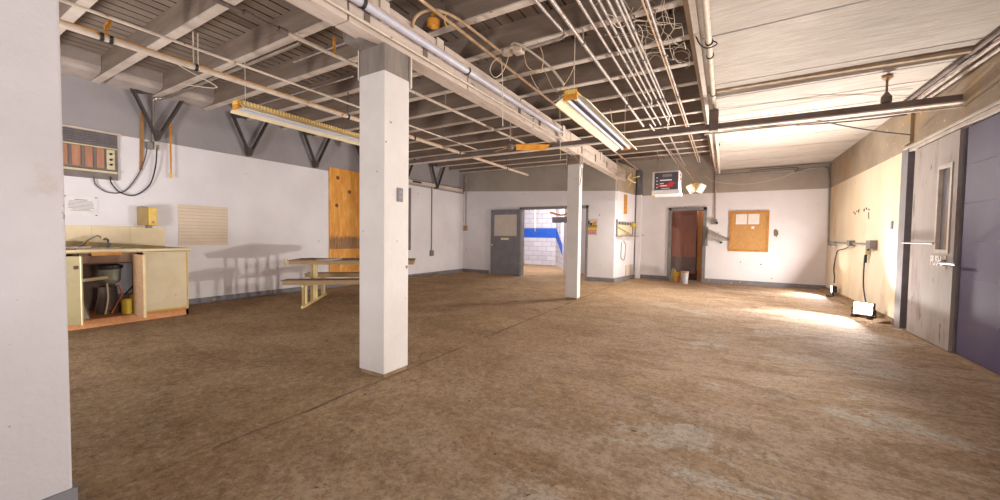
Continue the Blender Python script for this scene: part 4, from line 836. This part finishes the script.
o.rotation_euler = (PI / 2, 0, -PI / 2); o.location = Vector((XR - .0125, 6.46, .945)) - t.location; o.scale = (.72, 1, 1); o['label'] = 'white painted lettering'
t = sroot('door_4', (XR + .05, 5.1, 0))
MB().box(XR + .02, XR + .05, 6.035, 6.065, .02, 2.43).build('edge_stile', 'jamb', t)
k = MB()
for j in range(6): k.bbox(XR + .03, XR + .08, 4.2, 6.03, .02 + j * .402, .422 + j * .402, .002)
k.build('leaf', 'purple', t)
MB().box(XR - .01, XR + .3, 4.2, 7.4, -.02, .012).struct('trim_16', 'curb')
# scribbles on right wall
k = MB(); R = random.Random(4)
for y, z in ((9.99, 1.79), (9.90, 1.76), (9.8, 1.79), (9.68, 1.80), (9.35, 1.80), (9.22, 1.81), (9.08, 1.78)):
    k.tube([(XR - .003, y, z), (XR - .004, y - .04, z - R.uniform(.02, .06)), (XR - .003, y - .06, z + R.uniform(-.01, .03))], .005, 5)
k.tube([(XR - .003, 9.06, 1.72), (XR - .003, 9.02, 1.6)], .006, 5)
k.thing('wall_scribble', 'graph', 'dark scribbled marks on cream right wall above the conduit', 'marking')
MB().bbox(XR - .012, XR, 7.88, 7.96, 1.40, 1.52, .003).thing('switch_plate', 'jamb', 'small dark switch plate on cream wall near the door jamb', 'switch')
# cable from box to lamp 1
MB().tube([(XR - .05, 9.75, 1.15), (XR - .03, 10.3, 1.06), (XR - .03, 10.9, 1.0), (XR - .03, 11.05, .9), (XR - .03, 11.2, .6), (XR - .03, 11.12, .4), (XR - .05, 11.02, .28)], .012, 6, 5).thing('power_cord', 'dark', 'dark cord dropping along right wall to the far floor lamp', 'cord')
t = thing('power_cord', 'long dark cord with white plug hanging from the large outlet box', 'cord', (XR, 8.9, .1))
MB().tube([(XR - .04, 8.7, 1.12), (XR - .04, 8.95, 1.0), (XR - .03, 9.05, .8), (XR - .03, 9.02, .4), (XR - .05, 8.7, .12), (XR - .06, 8.3, .03)], .011, 6, 5).build('cord', 'dark', t)
MB().bbox(XR - .07, XR - .01, 8.85, 8.97, .98, 1.1, .01).build('plug', 'enamel', t)
MB().tube([(XR - .04, 8.93, 1.0), (XR - .04, 8.95, .84)], .02, 6).build('strain_relief', 'dark', t)
# edge of rubble along right wall floor
k = MB(); R = random.Random(6)
for j in range(22):
    y = 7.7 + j * .2; k.hexa([(XR - .14 - R.uniform(0, .05), y, 0), (XR - .02, y, 0), (XR - .02, y + .21, 0), (XR - .14 - R.uniform(0, .05), y + .21, 0), (XR - .10, y, .035), (XR - .02, y, .05), (XR - .02, y + .21, .05), (XR - .10, y + .21, .035)])
k.struct('trim_17', 'curb')

def work_light(px, py, pz, aim, lbl, R0, name='work_light'):
    t = thing(name, lbl, 'work light', (px, py, 0)); a = Vector(aim).normalized(); p = Vector((px, py, pz))
    s = a.cross(UZ).normalized(); u = s.cross(a)
    MB().obox(p - a * .035, s * R0, a * .03, u * R0 * .8).build('housing', 'dark', t)
    k = MB()
    for j in range(5): k.obox(p - a * .075 + s * (j - 2) * R0 * .38, s * .004, a * .015, u * R0 * .7)
    k.build('cooling_fin', 'dark', t)
    MB().obox(p - a * .002, s * R0 * .9, a * .003, u * R0 * .7).build('lens', 'lamp', t)
    k = MB(); e = s * (R0 + .02)
    k.tube([p - e - a * .03, p - e - UZ * (pz - .03) - a * .03, p + e - UZ * (pz - .03) - a * .03, p + e - a * .03], .01, 6); k.build('yoke', 'dark', t)
    for sg in (-1, 1): MB().obox(Vector((px, py, .012)) + s * sg * (R0 * .8) - a * .03, s * .02, a * .11, UZ * .012).build('foot', 'dark', t)
    return t, p, a
LAMPS = []
LAMPS.append(work_light(1.90, 8.10, .15, (-.55, -.82, .12), 'dazzling floor work light by the right wall nearest the door', .125))
LAMPS.append(work_light(2.00, 10.75, .17, (-.95, .1, .02), 'far floor work light by the right wall near the corner', .09))

# ------------------------------------------------------------------ lights
def area(loc, aim, size, e, col=(1, .95, .88), sy=None, spread=PI):
    l = bpy.data.lights.new('area', 'AREA'); l.energy = e; l.size = size; l.color = col; l.spread = spread
    if sy: l.shape = 'RECTANGLE'; l.size_y = sy
    o = bpy.data.objects.new('area', l); COL.objects.link(o); o.location = loc; o.rotation_euler = Vector(aim).to_track_quat('-Z', 'Y').to_euler(); return o
def point(loc, r, e, col=(1, .95, .9)):
    l = bpy.data.lights.new('lamp', 'POINT'); l.energy = e; l.shadow_soft_size = r; l.color = col
    o = bpy.data.objects.new('lamp', l); COL.objects.link(o); o.location = loc; return o
WARM = (1, .93, .84)
for (t, p, a), e, tilt in zip(LAMPS, (230, 85), (.7, .55)):
    area(p + a * .02, (Vector((-.85, -.4, .1)) if tilt > .6 else Vector((-.95, -.15, 0))) + UZ * tilt, .16, e, (1, .95, .89), .12, 2.5 if tilt > .6 else 2.9)
area((1.9, 1.0, 1.3), (-.95, .2, .05), .8, 40, (1, .96, .95), None, 2.4)  # unseen fill lamp added on the right to brighten the column side
area((1.95, 4.2, 1.6), (-.95, -.1, -.1), .5, 34, WARM, None, 2.2)  # further unseen fill added from the right, no fixture built
area((-.6, -2.4, .4), (0, .55, .83), .8, 60, (1, .97, .96), None, 2.4)  # unseen lamp added behind the camera to lift the deck
area((-5.4, -1.0, .6), (-.1, .75, .6), .8, 95, (1, .97, .97))  # unseen lamp added behind the near wall for left wall and ceiling
for dx in (-1, 1): area((-.62 + dx * .17, 9.74, 2.26), (dx * .7 - .35, -.45, -.42), .12, 75, WARM, None, 2.8)
point((-5.6, 12.8, 2.4), .25, 170, (.98, .98, 1))
point((-.75, 12.75, 2.2), .08, 10, WARM)
w = bpy.data.worlds.new('World'); bpy.context.scene.world = w; w.use_nodes = True
w.node_tree.nodes['Background'].inputs[0].default_value = (1, .97, .96, 1); w.node_tree.nodes['Background'].inputs[1].default_value = .66

# ------------------------------------------------------------------ camera
cam = bpy.data.cameras.new('camera'); co = bpy.data.objects.new('camera', cam); COL.objects.link(co)
cam.sensor_width = 36; cam.lens = 382.18 / 1000 * 36; cam.clip_start = .02
yaw, pitch, roll = .532935, .0362663, .0135926
f0 = Vector((-math.sin(yaw), math.cos(yaw), 0)); r0 = Vector((math.cos(yaw), math.sin(yaw), 0))
F = f0 * math.cos(pitch) - UZ * math.sin(pitch); U = UZ * math.cos(pitch) + f0 * math.sin(pitch)
Rr = r0 * math.cos(roll) + U * math.sin(roll); U2 = U * math.cos(roll) - r0 * math.sin(roll)
co.matrix_world = Matrix(((Rr.x, U2.x, -F.x, 0), (Rr.y, U2.y, -F.y, 0), (Rr.z, U2.z, -F.z, 1.215), (0, 0, 0, 1)))
sc = bpy.context.scene; sc.camera = co
sc.view_settings.view_transform = 'Standard'; sc.view_settings.look = 'None'; sc.view_settings.gamma = 1; sc.view_settings.use_curve_mapping = False
sc.view_settings.exposure = 0.42
sc.cycles.max_bounces = 10; sc.cycles.diffuse_bounces = 6
